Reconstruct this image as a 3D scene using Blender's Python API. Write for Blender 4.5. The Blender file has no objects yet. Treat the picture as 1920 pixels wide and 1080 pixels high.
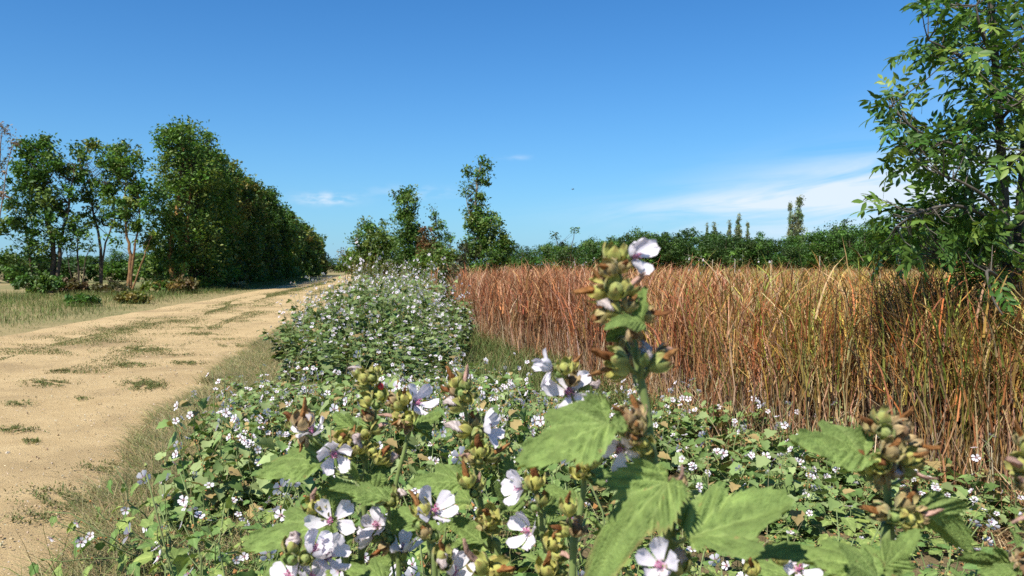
import bpy, math, random
import numpy as np
from mathutils import Vector, Matrix, noise as mnoise

sc = bpy.context.scene
rad = math.radians
RNG = np.random.RandomState(7)
random.seed(7)

# ------------------------------------------------------------------ camera
CAM_H = 1.40
PITCH = math.atan(43 / 1500.0)
FPX = 1500.0
cam_d = bpy.data.cameras.new('camera')
cam = bpy.data.objects.new('camera', cam_d)
sc.collection.objects.link(cam)
cam.location = (0, 0, CAM_H)
cam.rotation_euler = (rad(90) - PITCH, 0, 0)
cam_d.sensor_width = 36.0
cam_d.lens = FPX / 1920 * 36
cam_d.clip_start = 0.05
cam_d.clip_end = 6000
cam_d.dof.use_dof = True
cam_d.dof.focus_distance = 2.2
cam_d.dof.aperture_fstop = 15.0
sc.camera = cam
CAM_M = Matrix.Translation((0, 0, CAM_H)) @ cam.rotation_euler.to_matrix().to_4x4()


def at(px, py, d):
    """photo pixel + depth in metres -> world point"""
    return CAM_M @ Vector(((px - 960) / FPX * d, -(py - 540) / FPX * d, -d))


def dirw(v):
    """(right, up, toward the camera) -> world direction"""
    return Vector((v[0], -v[2], v[1])).normalized()


# ------------------------------------------------------------------ sky, sun, exposure
SUN = Vector((-0.35, -0.52, 0.78)).normalized()
elev = math.asin(SUN.z)
world = bpy.data.worlds.new('World')
sc.world = world
world.use_nodes = True
wt = world.node_tree
wt.nodes.clear()


def wn(t, **k):
    n = wt.nodes.new(t)
    for a, b in k.items():
        setattr(n, a, b)
    return n


def wmath(op, a, b=None, clamp=False):
    n = wn('ShaderNodeMath', operation=op, use_clamp=clamp)
    for i, v in enumerate((a, b)):
        if v is None:
            continue
        if isinstance(v, (int, float)):
            n.inputs[i].default_value = v
        else:
            wt.links.new(v, n.inputs[i])
    return n.outputs[0]


sky = wn('ShaderNodeTexSky', sky_type='NISHITA')
sky.sun_disc = False
sky.sun_elevation = elev
sky.sun_rotation = math.atan2(SUN.x, SUN.y)
sky.air_density = 1.0
sky.dust_density = 0.35
sky.ozone_density = 2.2
hs = wn('ShaderNodeHueSaturation')
hs.inputs['Hue'].default_value = 0.5
hs.inputs['Saturation'].default_value = 1.15
hs.inputs['Value'].default_value = 1.0
wt.links.new(sky.outputs[0], hs.inputs['Color'])
tint = wn('ShaderNodeMix', data_type='RGBA', blend_type='MULTIPLY')
tint.inputs[0].default_value = 1.0
tint.inputs[7].default_value = (0.35, 0.80, 1.14, 1)
wt.links.new(hs.outputs[0], tint.inputs[6])
tc = wn('ShaderNodeTexCoord')
sx = wn('ShaderNodeSeparateXYZ')
wt.links.new(tc.outputs['Generated'], sx.inputs[0])
az = wmath('ARCTAN2', sx.outputs[0], sx.outputs[1])
el = wmath('ARCSINE', sx.outputs[2])
cb = wn('ShaderNodeCombineXYZ')
wt.links.new(wmath('MULTIPLY', az, 3.2), cb.inputs[0])
wt.links.new(wmath('MULTIPLY', wmath('SUBTRACT', el, wmath('MULTIPLY', az, 0.10)), 22.0), cb.inputs[1])
nz = wn('ShaderNodeTexNoise')
nz.inputs['Scale'].default_value = 1.7
nz.inputs['Detail'].default_value = 7
nz.inputs['Roughness'].default_value = 0.55
nz.inputs['Distortion'].default_value = 0.6
wt.links.new(cb.outputs[0], nz.inputs['Vector'])
mr = wn('ShaderNodeMapRange')
mr.inputs[1].default_value = 0.30
mr.inputs[2].default_value = 0.62
wt.links.new(nz.outputs[0], mr.inputs[0])
cb2 = wn('ShaderNodeCombineXYZ')
wt.links.new(wmath('MULTIPLY', az, 14.0), cb2.inputs[0])
wt.links.new(wmath('MULTIPLY', el, 40.0), cb2.inputs[1])
nz2 = wn('ShaderNodeTexNoise')
nz2.inputs['Scale'].default_value = 2.6
nz2.inputs['Detail'].default_value = 6
wt.links.new(cb2.outputs[0], nz2.inputs['Vector'])
mr2 = wn('ShaderNodeMapRange')
mr2.inputs[1].default_value = 0.40
mr2.inputs[2].default_value = 0.62
wt.links.new(nz2.outputs[0], mr2.inputs[0])


def cloud(u0, v0, a, b, tilt, fac, src):
    du = wmath('SUBTRACT', az, u0)
    dv = wmath('SUBTRACT', wmath('SUBTRACT', el, v0), wmath('MULTIPLY', du, tilt))
    q = wmath('ADD', wmath('POWER', wmath('ABSOLUTE', wmath('DIVIDE', du, a)), 2.0),
              wmath('POWER', wmath('ABSOLUTE', wmath('DIVIDE', dv, b)), 2.0))
    m = wmath('EXPONENT', wmath('MULTIPLY', q, -1.0))
    return wmath('MULTIPLY', wmath('MULTIPLY', m, src), fac)


tot = None
for args in ((0.46, 0.088, 0.20, 0.040, 0.10, 1.25, mr.outputs[0]),      # broad thin cloud bank to the right
             (0.55, 0.055, 0.30, 0.030, 0.02, 0.55, mr.outputs[0]),
             (0.26, 0.072, 0.14, 0.012, 0.05, 0.7, mr.outputs[0]),
             (-0.228, 0.080, 0.030, 0.0065, 0.0, 1.0, mr2.outputs[0]),    # small puffs over the track
             (-0.120, 0.090, 0.05, 0.007, 0.0, 0.3, mr2.outputs[0]),
             (0.006, 0.133, 0.016, 0.003, 0.0, 0.25, mr2.outputs[0]),
             (0.55, 0.20, 0.10, 0.03, 0.1, 0.16, mr.outputs[0]),
             (1.6, 0.12, 0.5, 0.06, 0.0, 0.4, mr.outputs[0]),
             (-1.7, 0.10, 0.5, 0.05, 0.0, 0.35, mr.outputs[0])):
    c = cloud(*args)
    tot = c if tot is None else wmath('ADD', tot, c)
tot = wmath('MINIMUM', tot, 0.92)
mx = wn('ShaderNodeMix', data_type='RGBA')
wt.links.new(tot, mx.inputs[0])
hz = wn('ShaderNodeMix', data_type='RGBA')      # pale summer haze low over the horizon, all round
wt.links.new(wmath('MULTIPLY', wmath('EXPONENT', wmath('MULTIPLY', wmath('ABSOLUTE', el), -9.0)), 0.72), hz.inputs[0])
wt.links.new(tint.outputs[2], hz.inputs[6])
hz.inputs[7].default_value = (3.1, 4.9, 6.9, 1)
wt.links.new(hz.outputs[2], mx.inputs[6])
mx.inputs[7].default_value = (6.4, 7.2, 8.2, 1)
bg = wn('ShaderNodeBackground')
bg.inputs['Strength'].default_value = 0.084
wt.links.new(mx.outputs[2], bg.inputs['Color'])
wo = wn('ShaderNodeOutputWorld')
wt.links.new(bg.outputs[0], wo.inputs[0])

sun_d = bpy.data.lights.new('sun', 'SUN')
sun_d.energy = 5.0
sun_d.angle = rad(0.53)
sun_d.color = (1.0, 0.955, 0.87)
sun = bpy.data.objects.new('sun', sun_d)
sc.collection.objects.link(sun)
sun.location = (-30, -30, 60)
sun.rotation_euler = SUN.to_track_quat('Z', 'Y').to_euler()

sc.view_settings.view_transform = 'Standard'
sc.view_settings.look = 'None'
sc.view_settings.exposure = 0.6
sc.view_settings.gamma = 1.0
sc.render.engine = 'CYCLES'
sc.cycles.max_bounces = 5
sc.cycles.diffuse_bounces = 2
sc.cycles.glossy_bounces = 2
sc.cycles.transmission_bounces = 3
sc.cycles.use_denoising = False
sc.cycles.sample_clamp_indirect = 6

# ------------------------------------------------------------------ helpers
COL = sc.collection


def link(o, parent=None):
    COL.objects.link(o)
    if parent is not None:
        o.parent = parent
    return o


def tag(o, label=None, cat=None, group=None, kind=None):
    if label:
        o['label'] = label
    if cat:
        o['category'] = cat
    if group:
        o['group'] = group
    if kind:
        o['kind'] = kind
    return o


def empty(name, loc, label, cat, group=None):
    o = bpy.data.objects.new(name, None)
    o.empty_display_size = 0.05
    o.location = loc
    link(o)
    return tag(o, label, cat, group)


def mesh(name, V, F, col=None, mat=None, smooth=True):
    """all-triangle mesh from numpy arrays, with a per-vertex colour"""
    V = np.asarray(V, dtype=np.float32)
    F = np.asarray(F, dtype=np.int32)
    me = bpy.data.meshes.new(name)
    me.vertices.add(len(V))
    me.vertices.foreach_set('co', V.ravel())
    me.loops.add(F.size)
    me.loops.foreach_set('vertex_index', F.ravel())
    me.polygons.add(len(F))
    me.polygons.foreach_set('loop_start', np.arange(0, F.size, 3, dtype=np.int32))
    me.polygons.foreach_set('use_smooth', np.full(len(F), smooth, dtype=bool))
    if col is not None:
        a = me.color_attributes.new('col', 'FLOAT_COLOR', 'POINT')
        c4 = np.ones((len(V), 4), dtype=np.float32)
        c4[:, :3] = np.clip(col, 0, 1)
        a.data.foreach_set('color', c4.ravel())
    me.update(calc_edges=True)
    me.validate(verbose=False)
    if mat is not None:
        me.materials.append(mat)
    return me


def obj(name, me, parent=None, loc=None, mat4=None):
    o = bpy.data.objects.new(name, me)
    link(o, parent)
    if mat4 is not None:
        o.matrix_local = mat4
    elif loc is not None:
        o.location = loc
    return o


class Acc:
    """collects triangles with colours"""
    def __init__(s):
        s.V, s.F, s.C, s.n = [], [], [], 0

    def add(s, V, F, C):
        V = np.asarray(V, dtype=np.float32)
        C = np.asarray(C, dtype=np.float32)
        if C.ndim == 1:
            C = np.tile(C, (len(V), 1))
        s.V.append(V)
        s.F.append(np.asarray(F, dtype=np.int32) + s.n)
        s.C.append(C)
        s.n += len(V)

    def build(s, name, mat, smooth=True, origin=None):
        V = np.concatenate(s.V)
        if origin is not None:
            V = V - np.asarray(origin, dtype=np.float32)
        return mesh(name, V, np.concatenate(s.F), np.concatenate(s.C), mat, smooth)


def tube(P, R, n=6, cap=True):
    P = np.asarray([tuple(p) for p in P], dtype=np.float64)
    R = np.asarray(R, dtype=np.float64)
    k = len(P)
    T = np.gradient(P, axis=0)
    T /= np.linalg.norm(T, axis=1)[:, None] + 1e-12
    ref = np.array([0.31, 0.95, 0.07]) if abs(T[0][2]) > 0.5 else np.array([0, 0, 1.0])
    A = np.cross(T, ref)
    A /= np.linalg.norm(A, axis=1)[:, None] + 1e-9
    B = np.cross(T, A)
    th = np.linspace(0, 2 * np.pi, n, endpoint=False)
    V = P[:, None, :] + R[:, None, None] * (np.cos(th)[None, :, None] * A[:, None, :] + np.sin(th)[None, :, None] * B[:, None, :])
    V = V.reshape(-1, 3)
    F = []
    for i in range(k - 1):
        for j in range(n):
            a, b = i * n + j, i * n + (j + 1) % n
            c, d = a + n, b + n
            F += [(a, b, d), (a, d, c)]
    if cap:
        V = np.vstack([V, P[-1] + T[-1] * R[-1] * 0.5])
        e = len(V) - 1
        for j in range(n):
            F.append(((k - 1) * n + j, (k - 1) * n + (j + 1) % n, e))
    return V, np.array(F)


def smooth_path(pts, k=4):
    pts = [np.array(tuple(p), dtype=float) for p in pts]
    out = []
    n = len(pts)
    for i in range(n - 1):
        p0, p1, p2, p3 = pts[max(i - 1, 0)], pts[i], pts[i + 1], pts[min(i + 2, n - 1)]
        for j in range(k):
            t = j / k
            out.append(0.5 * ((2 * p1) + (p2 - p0) * t + (2 * p0 - 5 * p1 + 4 * p2 - p3) * t * t + (3 * p1 - p0 - 3 * p2 + p3) * t ** 3))
    out.append(pts[-1])
    return np.array(out)


def rand_rot(n, rs, up=0.0):
    """n random 3x3 frames (columns x,y,z); z biased upward by `up`"""
    z = rs.normal(size=(n, 3))
    z /= np.linalg.norm(z, axis=1)[:, None]
    z[:, 2] = np.abs(z[:, 2]) + up
    z /= np.linalg.norm(z, axis=1)[:, None]
    r = rs.normal(size=(n, 3))
    x = np.cross(r, z)
    x /= np.linalg.norm(x, axis=1)[:, None] + 1e-9
    y = np.cross(z, x)
    return np.stack([x, y, z], axis=2)


def stamp(TV, TF, M, T, S, C, TC=None):
    """copies of a template: M (n,3,3), T (n,3), S (n,), C (n,3) -> arrays"""
    n, nv = len(T), len(TV)
    V = np.einsum('nij,vj->nvi', M, TV) * S[:, None, None] + T[:, None, :]
    F = (TF[None, :, :] + (np.arange(n) * nv)[:, None, None]).reshape(-1, 3)
    Cc = np.repeat(C[:, None, :], nv, axis=1)
    if TC is not None:
        Cc = Cc * TC[None]
    return V.reshape(-1, 3), F, Cc.reshape(-1, 3)


def palette(cols, n, rs, jit=0.18):
    cols = np.asarray(cols, dtype=float)
    c = cols[rs.randint(0, len(cols), n)]
    return c * np.exp(rs.normal(0, jit, (n, 1))) * np.exp(rs.normal(0, jit * 0.3, (n, 3)))


# ------------------------------------------------------------------ materials
def mat_attr(name, rough=0.6, trans=0.0, bump=0.0, bscale=40.0, var=0.25, vscale=6.0, spec=0.4, tcol=(1.25, 1.25, 0.6), sheen=0.0):
    m = bpy.data.materials.new(name)
    m.use_nodes = True
    nt = m.node_tree
    b = nt.nodes['Principled BSDF']
    out = nt.nodes['Material Output']
    a = nt.nodes.new('ShaderNodeAttribute')
    a.attribute_name = 'col'
    tcn = nt.nodes.new('ShaderNodeTexCoord')
    n = nt.nodes.new('ShaderNodeTexNoise')
    n.inputs['Scale'].default_value = vscale
    n.inputs['Detail'].default_value = 4
    nt.links.new(tcn.outputs['Object'], n.inputs['Vector'])
    r = nt.nodes.new('ShaderNodeMapRange')
    r.inputs[1].default_value = 0.3
    r.inputs[2].default_value = 0.7
    r.inputs[3].default_value = 1 - var
    r.inputs[4].default_value = 1 + var
    nt.links.new(n.outputs[0], r.inputs[0])
    mul = nt.nodes.new('ShaderNodeVectorMath')
    mul.operation = 'SCALE'
    nt.links.new(a.outputs['Color'], mul.inputs[0])
    nt.links.new(r.outputs[0], mul.inputs['Scale'])
    nt.links.new(mul.outputs[0], b.inputs['Base Color'])
    b.inputs['Roughness'].default_value = rough
    b.inputs['Specular IOR Level'].default_value = spec
    if sheen:
        b.inputs['Sheen Weight'].default_value = sheen
        b.inputs['Sheen Roughness'].default_value = 0.5
    if bump:
        n2 = nt.nodes.new('ShaderNodeTexNoise')
        n2.inputs['Scale'].default_value = bscale
        n2.inputs['Detail'].default_value = 5
        nt.links.new(tcn.outputs['Object'], n2.inputs['Vector'])
        bp = nt.nodes.new('ShaderNodeBump')
        bp.inputs['Strength'].default_value = bump
        bp.inputs['Distance'].default_value = 0.2 / bscale
        nt.links.new(n2.outputs[0], bp.inputs['Height'])
        nt.links.new(bp.outputs[0], b.inputs['Normal'])
    if trans:
        t = nt.nodes.new('ShaderNodeBsdfTranslucent')
        tm = nt.nodes.new('ShaderNodeVectorMath')
        tm.operation = 'MULTIPLY'
        tm.inputs[1].default_value = tcol
        nt.links.new(mul.outputs[0], tm.inputs[0])
        nt.links.new(tm.outputs[0], t.inputs['Color'])
        mixs = nt.nodes.new('ShaderNodeMixShader')
        mixs.inputs[0].default_value = trans
        nt.links.new(b.outputs[0], mixs.inputs[1])
        nt.links.new(t.outputs[0], mixs.inputs[2])
        nt.links.new(mixs.outputs[0], out.inputs[0])
    return m


def mat_ground(name, c_lo, c_hi, scale, bump, fine=60.0, stain=None):
    m = bpy.data.materials.new(name)
    m.use_nodes = True
    nt = m.node_tree
    b = nt.nodes['Principled BSDF']
    b.inputs['Roughness'].default_value = 0.95
    b.inputs['Specular IOR Level'].default_value = 0.15
    g = nt.nodes.new('ShaderNodeNewGeometry')

    def nse(s, d=6, ro=0.6):
        n = nt.nodes.new('ShaderNodeTexNoise')
        n.inputs['Scale'].default_value = s
        n.inputs['Detail'].default_value = d
        n.inputs['Roughness'].default_value = ro
        nt.links.new(g.outputs['Position'], n.inputs['Vector'])
        return n.outputs[0]
    a, f, v = nse(scale), nse(fine, 4, 0.7), nse(scale * 6, 5, 0.65)
    s1 = nt.nodes.new('ShaderNodeMath'); s1.operation = 'ADD'
    s2 = nt.nodes.new('ShaderNodeMath'); s2.operation = 'ADD'
    nt.links.new(a, s1.inputs[0]); nt.links.new(v, s1.inputs[1])
    nt.links.new(s1.outputs[0], s2.inputs[0]); nt.links.new(f, s2.inputs[1])
    r = nt.nodes.new('ShaderNodeMapRange')
    r.inputs[1].default_value = 1.05
    r.inputs[2].default_value = 1.95
    nt.links.new(s2.outputs[0], r.inputs[0])
    mx_ = nt.nodes.new('ShaderNodeMix'); mx_.data_type = 'RGBA'
    nt.links.new(r.outputs[0], mx_.inputs[0])
    mx_.inputs[6].default_value = (*c_lo, 1)
    mx_.inputs[7].default_value = (*c_hi, 1)
    outc = mx_.outputs[2]
    if stain:
        sn = nse(stain[0], 5, 0.6)
        r2 = nt.nodes.new('ShaderNodeMapRange')
        r2.inputs[1].default_value = stain[1]
        r2.inputs[2].default_value = stain[2]
        nt.links.new(sn, r2.inputs[0])
        m2 = nt.nodes.new('ShaderNodeMix'); m2.data_type = 'RGBA'
        nt.links.new(r2.outputs[0], m2.inputs[0])
        nt.links.new(outc, m2.inputs[6])
        m2.inputs[7].default_value = (*stain[3], 1)
        outc = m2.outputs[2]
    nt.links.new(outc, b.inputs['Base Color'])
    bp = nt.nodes.new('ShaderNodeBump')
    bp.inputs['Strength'].default_value = bump
    bp.inputs['Distance'].default_value = 0.02
    ad = nt.nodes.new('ShaderNodeMath'); ad.operation = 'ADD'
    nt.links.new(v, ad.inputs[0]); nt.links.new(f, ad.inputs[1])
    nt.links.new(ad.outputs[0], bp.inputs['Height'])
    nt.links.new(bp.outputs[0], b.inputs['Normal'])
    return m


M_TREE = mat_attr('tree_leaf', 0.5, 0.34, var=0.15, vscale=0.7, spec=0.35)
M_ASH = mat_attr('ash_leaf', 0.45, 0.34, var=0.15, vscale=9, spec=0.35)
M_MALLOW = mat_attr('mallow_leaf', 0.72, 0.22, bump=0.45, bscale=34, var=0.30, vscale=5, spec=0.2, sheen=0.0)
M_MALLOW_FAR = mat_attr('mallow_foliage', 0.72, 0.20, var=0.16, vscale=9, spec=0.25)
M_STEM = mat_attr('mallow_stem', 0.6, 0.0, bump=0.4, bscale=500, var=0.2, vscale=40, spec=0.25, sheen=0.1)
M_CAPS = mat_attr('seed_capsule', 0.75, 0.12, bump=0.6, bscale=600, var=0.25, vscale=180, spec=0.15, sheen=0.12)
M_DRY = mat_attr('dried_petal', 0.85, 0.25, bump=0.7, bscale=500, var=0.35, vscale=160, spec=0.1, tcol=(1.2, 1.0, 0.7))
M_PETAL = mat_attr('petal', 0.6, 0.30, var=0.04, vscale=90, spec=0.2, tcol=(1.0, 0.98, 1.0))
M_REED = mat_attr('dry_reed', 0.65, 0.16, var=0.25, vscale=3.0, spec=0.3, tcol=(1.2, 1.0, 0.6))
M_GRASS = mat_attr('grass', 0.65, 0.2, var=0.2, vscale=2.0, spec=0.25)
M_BARK = mat_attr('bark', 0.9, 0.0, bump=0.9, bscale=30, var=0.4, vscale=8, spec=0.15)
M_STONE = mat_attr('stone', 0.9, 0.0, bump=0.5, bscale=120, var=0.15, vscale=30, spec=0.2)
M_DARK = mat_attr('dark_shell', 0.35, 0.0, var=0.1, spec=0.5)

# ------------------------------------------------------------------ the setting: ground, track
SH = -0.14          # the track runs along (SH, 1): X = c + SH * Y


def shear(c, d):
    return c + SH * d


def nval(x, y, s, seed=0.0):
    return mnoise.noise(Vector((x * s + seed, y * s - seed * 0.7, seed)))


def track_left(d):
    return -7.75 + 0.35 * nval(0, d, 0.14, 3.1) + 0.2 * nval(0, d, 0.6, 8)


def track_right(d):
    base = np.interp(d, [-6, 2.2, 3.6, 5.0, 7.0, 9.4, 14, 30, 120], [-1.2, -1.35, -1.5, -1.78, -2.1, -2.32, -2.5, -2.5, -2.5])
    return base + 0.10 * nval(3, d, 0.5, 5.5) + 0.06 * nval(0, d, 1.7, 1.5)


GX = [-3000, -300, -60, -30, -14, -6, 0, 6, 14, 30, 60, 300, 3000]
GY = [-600, -60, -20, -5, 5, 20, 60, 120, 300, 900, 3500]
gv = [(x, y, 0.0) for y in GY for x in GX]
gf = []
nx = len(GX)
for j in range(len(GY) - 1):
    for i in range(nx - 1):
        a = j * nx + i
        gf += [(a, a + 1, a + nx + 1), (a, a + nx + 1, a + nx)]
ground = obj('ground', mesh('ground', gv, gf, None, mat_ground('dry_field', (0.19, 0.15, 0.065), (0.36, 0.28, 0.13), 0.25, 0.6, 9.0, (0.05, 0.5, 0.62, (0.13, 0.15, 0.05)))))
tag(ground, 'flat dry straw coloured field ground', kind='structure')

# sandy track, a long strip with shallow wheel ruts
ds = np.concatenate([np.arange(-6, 14, 0.10), np.arange(14, 40, 0.5), np.arange(40, 131, 3.0)])
nc = 56
tv, tf = [], []
for d in ds:
    l, r = track_left(d), track_right(d)
    for i in range(nc):
        t = i / (nc - 1)
        c = l + (r - l) * t
        x = shear(c, d)
        rut = -0.018 * (math.exp(-((c + 6.9) / 0.45) ** 2) + math.exp(-((c + 5.0) / 0.5) ** 2) + math.exp(-((c + 3.4) / 0.5) ** 2))
        z = 0.036 + 1.3 * rut + 0.010 * nval(x, d, 0.9, 2) + 0.006 * nval(x, d, 3.1, 4) + 0.004 * nval(x, d, 8.0, 6)
        z *= min(1.0, 6 * t, 6 * (1 - t))
        tv.append((x, d, max(z, 0.0) + 0.005))
for j in range(len(ds) - 1):
    for i in range(nc - 1):
        a = j * nc + i
        tf += [(a, a + 1, a + nc + 1), (a, a + nc + 1, a + nc)]
track = obj('dirt_track', mesh('dirt_track', tv, tf, None, mat_ground('sand', (0.39, 0.268, 0.125), (0.59, 0.435, 0.225), 0.55, 0.8, 90.0, (0.6, 0.50, 0.68, (0.34, 0.24, 0.12)))))
tag(track, 'pale sandy farm track running off to the left distance', kind='structure')

# litter soil under the mallows
bd = np.concatenate([np.arange(-4, 20, 0.5), np.arange(20, 61, 4)])
bv, bf = [], []
for d in bd:
    for i in range(14):
        c0_ = track_right(d) + 0.35
        c = c0_ + i * (3.5 - c0_) / 13
        bv.append((shear(c, d), d, 0.0045 + (0.03 * (0.5 + nval(c, d, 0.8, 6)) if 0 < i < 13 else 0)))
for j in range(len(bd) - 1):
    for i in range(13):
        a = j * 14 + i
        bf += [(a, a + 1, a + 15), (a, a + 15, a + 14)]
bank = obj('verge_soil', mesh('verge_soil', bv, bf, None, mat_ground('leaf_litter', (0.10, 0.075, 0.04), (0.24, 0.18, 0.095), 1.2, 1.0, 50.0)))
tag(bank, 'brown littered soil under the mallows', kind='structure')


# ------------------------------------------------------------------ blades (grass and reeds)
def blades(acc, base, az_, h, lean, bend, w, c0, c1, lev=3, kink=None):
    """curved tapered blades: base (n,3); az_ direction of lean; lean/bend as a share of h"""
    n = len(base)
    t = np.linspace(0, 1, lev + 1)
    D = np.stack([np.cos(az_), np.sin(az_), np.zeros(n)], 1)
    fa = az_ + np.pi / 2 + RNG.normal(0, 0.7, n)
    W = np.stack([np.cos(fa), np.sin(fa), np.zeros(n)], 1)
    V = np.zeros((n, 2 * lev + 1, 3))
    C = np.zeros((n, 2 * lev + 1, 3))
    for i in range(lev + 1):
        off = (lean * t[i] + bend * t[i] ** 3)
        zz = h * (t[i] - 0.45 * np.clip(np.abs(bend), 0, 1.6) * t[i] ** 4)
        p = base + D * (h * off)[:, None]
        p[:, 2] += np.maximum(zz, 0.004)
        if kink is not None and i:
            p += kink[i - 1]
        wi = w * (1 - t[i]) ** 0.6
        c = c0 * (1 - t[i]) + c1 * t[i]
        if i < lev:
            V[:, 2 * i] = p - W * (wi / 2)[:, None]
            V[:, 2 * i + 1] = p + W * (wi / 2)[:, None]
            C[:, 2 * i] = C[:, 2 * i + 1] = c
        else:
            V[:, 2 * i] = p
            C[:, 2 * i] = c
    f = []
    for i in range(lev - 1):
        a = 2 * i
        f += [(a, a + 1, a + 3), (a, a + 3, a + 2)]
    a = 2 * (lev - 1)
    f.append((a, a + 1, a + 2))
    f = np.array(f)
    F = (f[None] + (np.arange(n) * (2 * lev + 1))[:, None, None]).reshape(-1, 3)
    acc.add(V.reshape(-1, 3), F, C.reshape(-1, 3))


def pts_cd(c, d):
    return np.stack([c + SH * d, d, np.full(len(c), 0.005)], 1)


# grass patches on the track: (px, py, half width px, half height px, density)
acc = Acc()
strip = []
PATCH = [(60, 662, 110, 12, 700), (160, 640, 110, 13, 900), (240, 622, 90, 12, 800), (320, 603, 80, 9, 700), (400, 583, 70, 6, 500),
         (470, 566, 60, 5, 400), (530, 552, 45, 3, 260), (270, 660, 55, 8, 480), (380, 618, 50, 4, 300), (380, 630, 45, 4, 260),
         (240, 690, 40, 5, 260), (350, 686, 30, 4, 220), (268, 728, 38, 10, 560), (85, 725, 42, 7, 300), (115, 702, 22, 3, 120),
         (30, 765, 30, 5, 90), (25, 815, 40, 6, 140), (55, 838, 18, 4, 60), (440, 652, 35, 4, 150), (490, 575, 40, 3, 200),
         (440, 605, 50, 3, 180), (470, 590, 40, 3, 150), (560, 545, 30, 2, 100), (150, 755, 14, 3, 40),
         (200, 890, 60, 12, 150), (120, 950, 90, 22, 330), (60, 985, 60, 14, 90), (330, 670, 60, 3, 90), (420, 640, 60, 3, 90)]
for px, py, a, b, n in PATCH:
    n = int(n * 4.5)
    u = RNG.normal(0, 0.5, (n, 2))
    k = np.array([mnoise.noise(Vector((x * 2.2 + px, y * 1.6, py))) for x, y in u]) > -0.12
    u = u[k]
    X = px + u[:, 0] * a * 1.05 + u[:, 1] * a * 0.25
    Y = py + u[:, 1] * b * 1.05 - u[:, 0] * b * 0.2
    d = CAM_H * FPX / np.maximum(Y - 497, 14)
    x = (X - 960) / FPX * d
    strip.append(np.stack([x, d, np.full(len(x), 0.034)], 1))
ns = 60000
dd_ = 8.5 + RNG.rand(ns) ** 1.4 * 62
cc_ = -5.85 + RNG.normal(0, 0.26, ns) + 0.12 * np.sin(dd_ * 0.35)
kk = np.array([mnoise.noise(Vector((a_ * 1.6, b_ * 0.30, 7.7))) for a_, b_ in zip(cc_, dd_)]) > -0.10
strip.append(np.stack([cc_ + SH * dd_, dd_, np.full(ns, 0.034)], 1)[kk])
ns = 22000
dd_ = 10 + RNG.rand(ns) ** 1.3 * 50
cc_ = -4.15 + RNG.normal(0, 0.30, ns)
kk = np.array([mnoise.noise(Vector((a_ * 1.4, b_ * 0.28, 2.2))) for a_, b_ in zip(cc_, dd_)]) > 0.12
strip.append(np.stack([cc_ + SH * dd_, dd_, np.full(ns, 0.034)], 1)[kk])
B = np.concatenate(strip)
n = len(B)
g = palette([(0.105, 0.13, 0.036), (0.15, 0.15, 0.05), (0.22, 0.19, 0.08), (0.085, 0.115, 0.03)], n, RNG, 0.2)
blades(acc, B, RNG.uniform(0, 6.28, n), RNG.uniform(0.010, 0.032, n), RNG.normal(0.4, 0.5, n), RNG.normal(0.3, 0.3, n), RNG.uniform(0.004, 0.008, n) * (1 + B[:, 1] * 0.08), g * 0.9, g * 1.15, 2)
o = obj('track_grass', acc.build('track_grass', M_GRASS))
tag(o, 'low dark green grass tufts scattered along the sandy track', 'grass', kind='stuff')

# dry matted grass on the near verge
acc = Acc()
n = 80000
d = 2.4 + (RNG.rand(n) ** 1.5) * 16
lo = np.array([track_right(v) for v in d]) - 0.10
c = lo + np.abs(RNG.beta(1.5, 1.3, n)) * np.interp(d, [2.4, 4, 7, 12, 20], [1.3, 1.25, 1.0, 0.85, 0.8])
thin = np.array([mnoise.noise(Vector((a * 1.3, b * 1.3, 5))) for a, b in zip(c, d)])
k = (thin + (c - lo) * 1.7) > 0.12
c, d = c[k], d[k]
n = len(c)
g = palette([(0.22, 0.185, 0.085), (0.15, 0.15, 0.055), (0.30, 0.245, 0.125), (0.10, 0.125, 0.035), (0.25, 0.19, 0.09)], n, RNG, 0.2)
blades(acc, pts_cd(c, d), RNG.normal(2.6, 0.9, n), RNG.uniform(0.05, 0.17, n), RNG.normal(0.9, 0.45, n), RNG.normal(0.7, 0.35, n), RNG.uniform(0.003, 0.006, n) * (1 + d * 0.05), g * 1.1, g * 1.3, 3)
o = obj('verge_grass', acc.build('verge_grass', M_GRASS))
tag(o, 'matted olive and straw coloured grass along the near edge of the track', 'grass', kind='stuff')

# grass on the far (left) verge and around the trunks
acc = Acc()
n = 60000
d = 9 + (RNG.rand(n) ** 1.6) * 70
tl = np.array([track_left(v) for v in d])
c = tl + 0.05 - (RNG.rand(n) ** 0.8) * np.interp(d, [9, 30, 50, 80], [9, 11, 5.5, 4.0])
g = palette([(0.15, 0.17, 0.05), (0.11, 0.155, 0.036), (0.22, 0.20, 0.08), (0.08, 0.125, 0.028), (0.13, 0.175, 0.04)], n, RNG, 0.2)
wd_ = np.array([mnoise.noise(Vector((a_ * 0.5, b_ * 0.35, 2))) for a_, b_ in zip(c, d)])
hh = RNG.uniform(0.05, 0.17, n) * np.clip((tl - c) / 1.0, 0.35, 2.2) * (1 + np.clip(wd_, -0.4, 0.8))
g = g * np.where(wd_ > 0.1, 0.8, 1.0)[:, None]
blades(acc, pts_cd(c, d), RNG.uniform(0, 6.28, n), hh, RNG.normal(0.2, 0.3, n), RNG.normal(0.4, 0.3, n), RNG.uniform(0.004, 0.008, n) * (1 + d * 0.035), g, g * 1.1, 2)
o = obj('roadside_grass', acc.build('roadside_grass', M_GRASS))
tag(o, 'short dry green grass verge between the track and the left trees', 'grass', kind='stuff')

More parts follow.
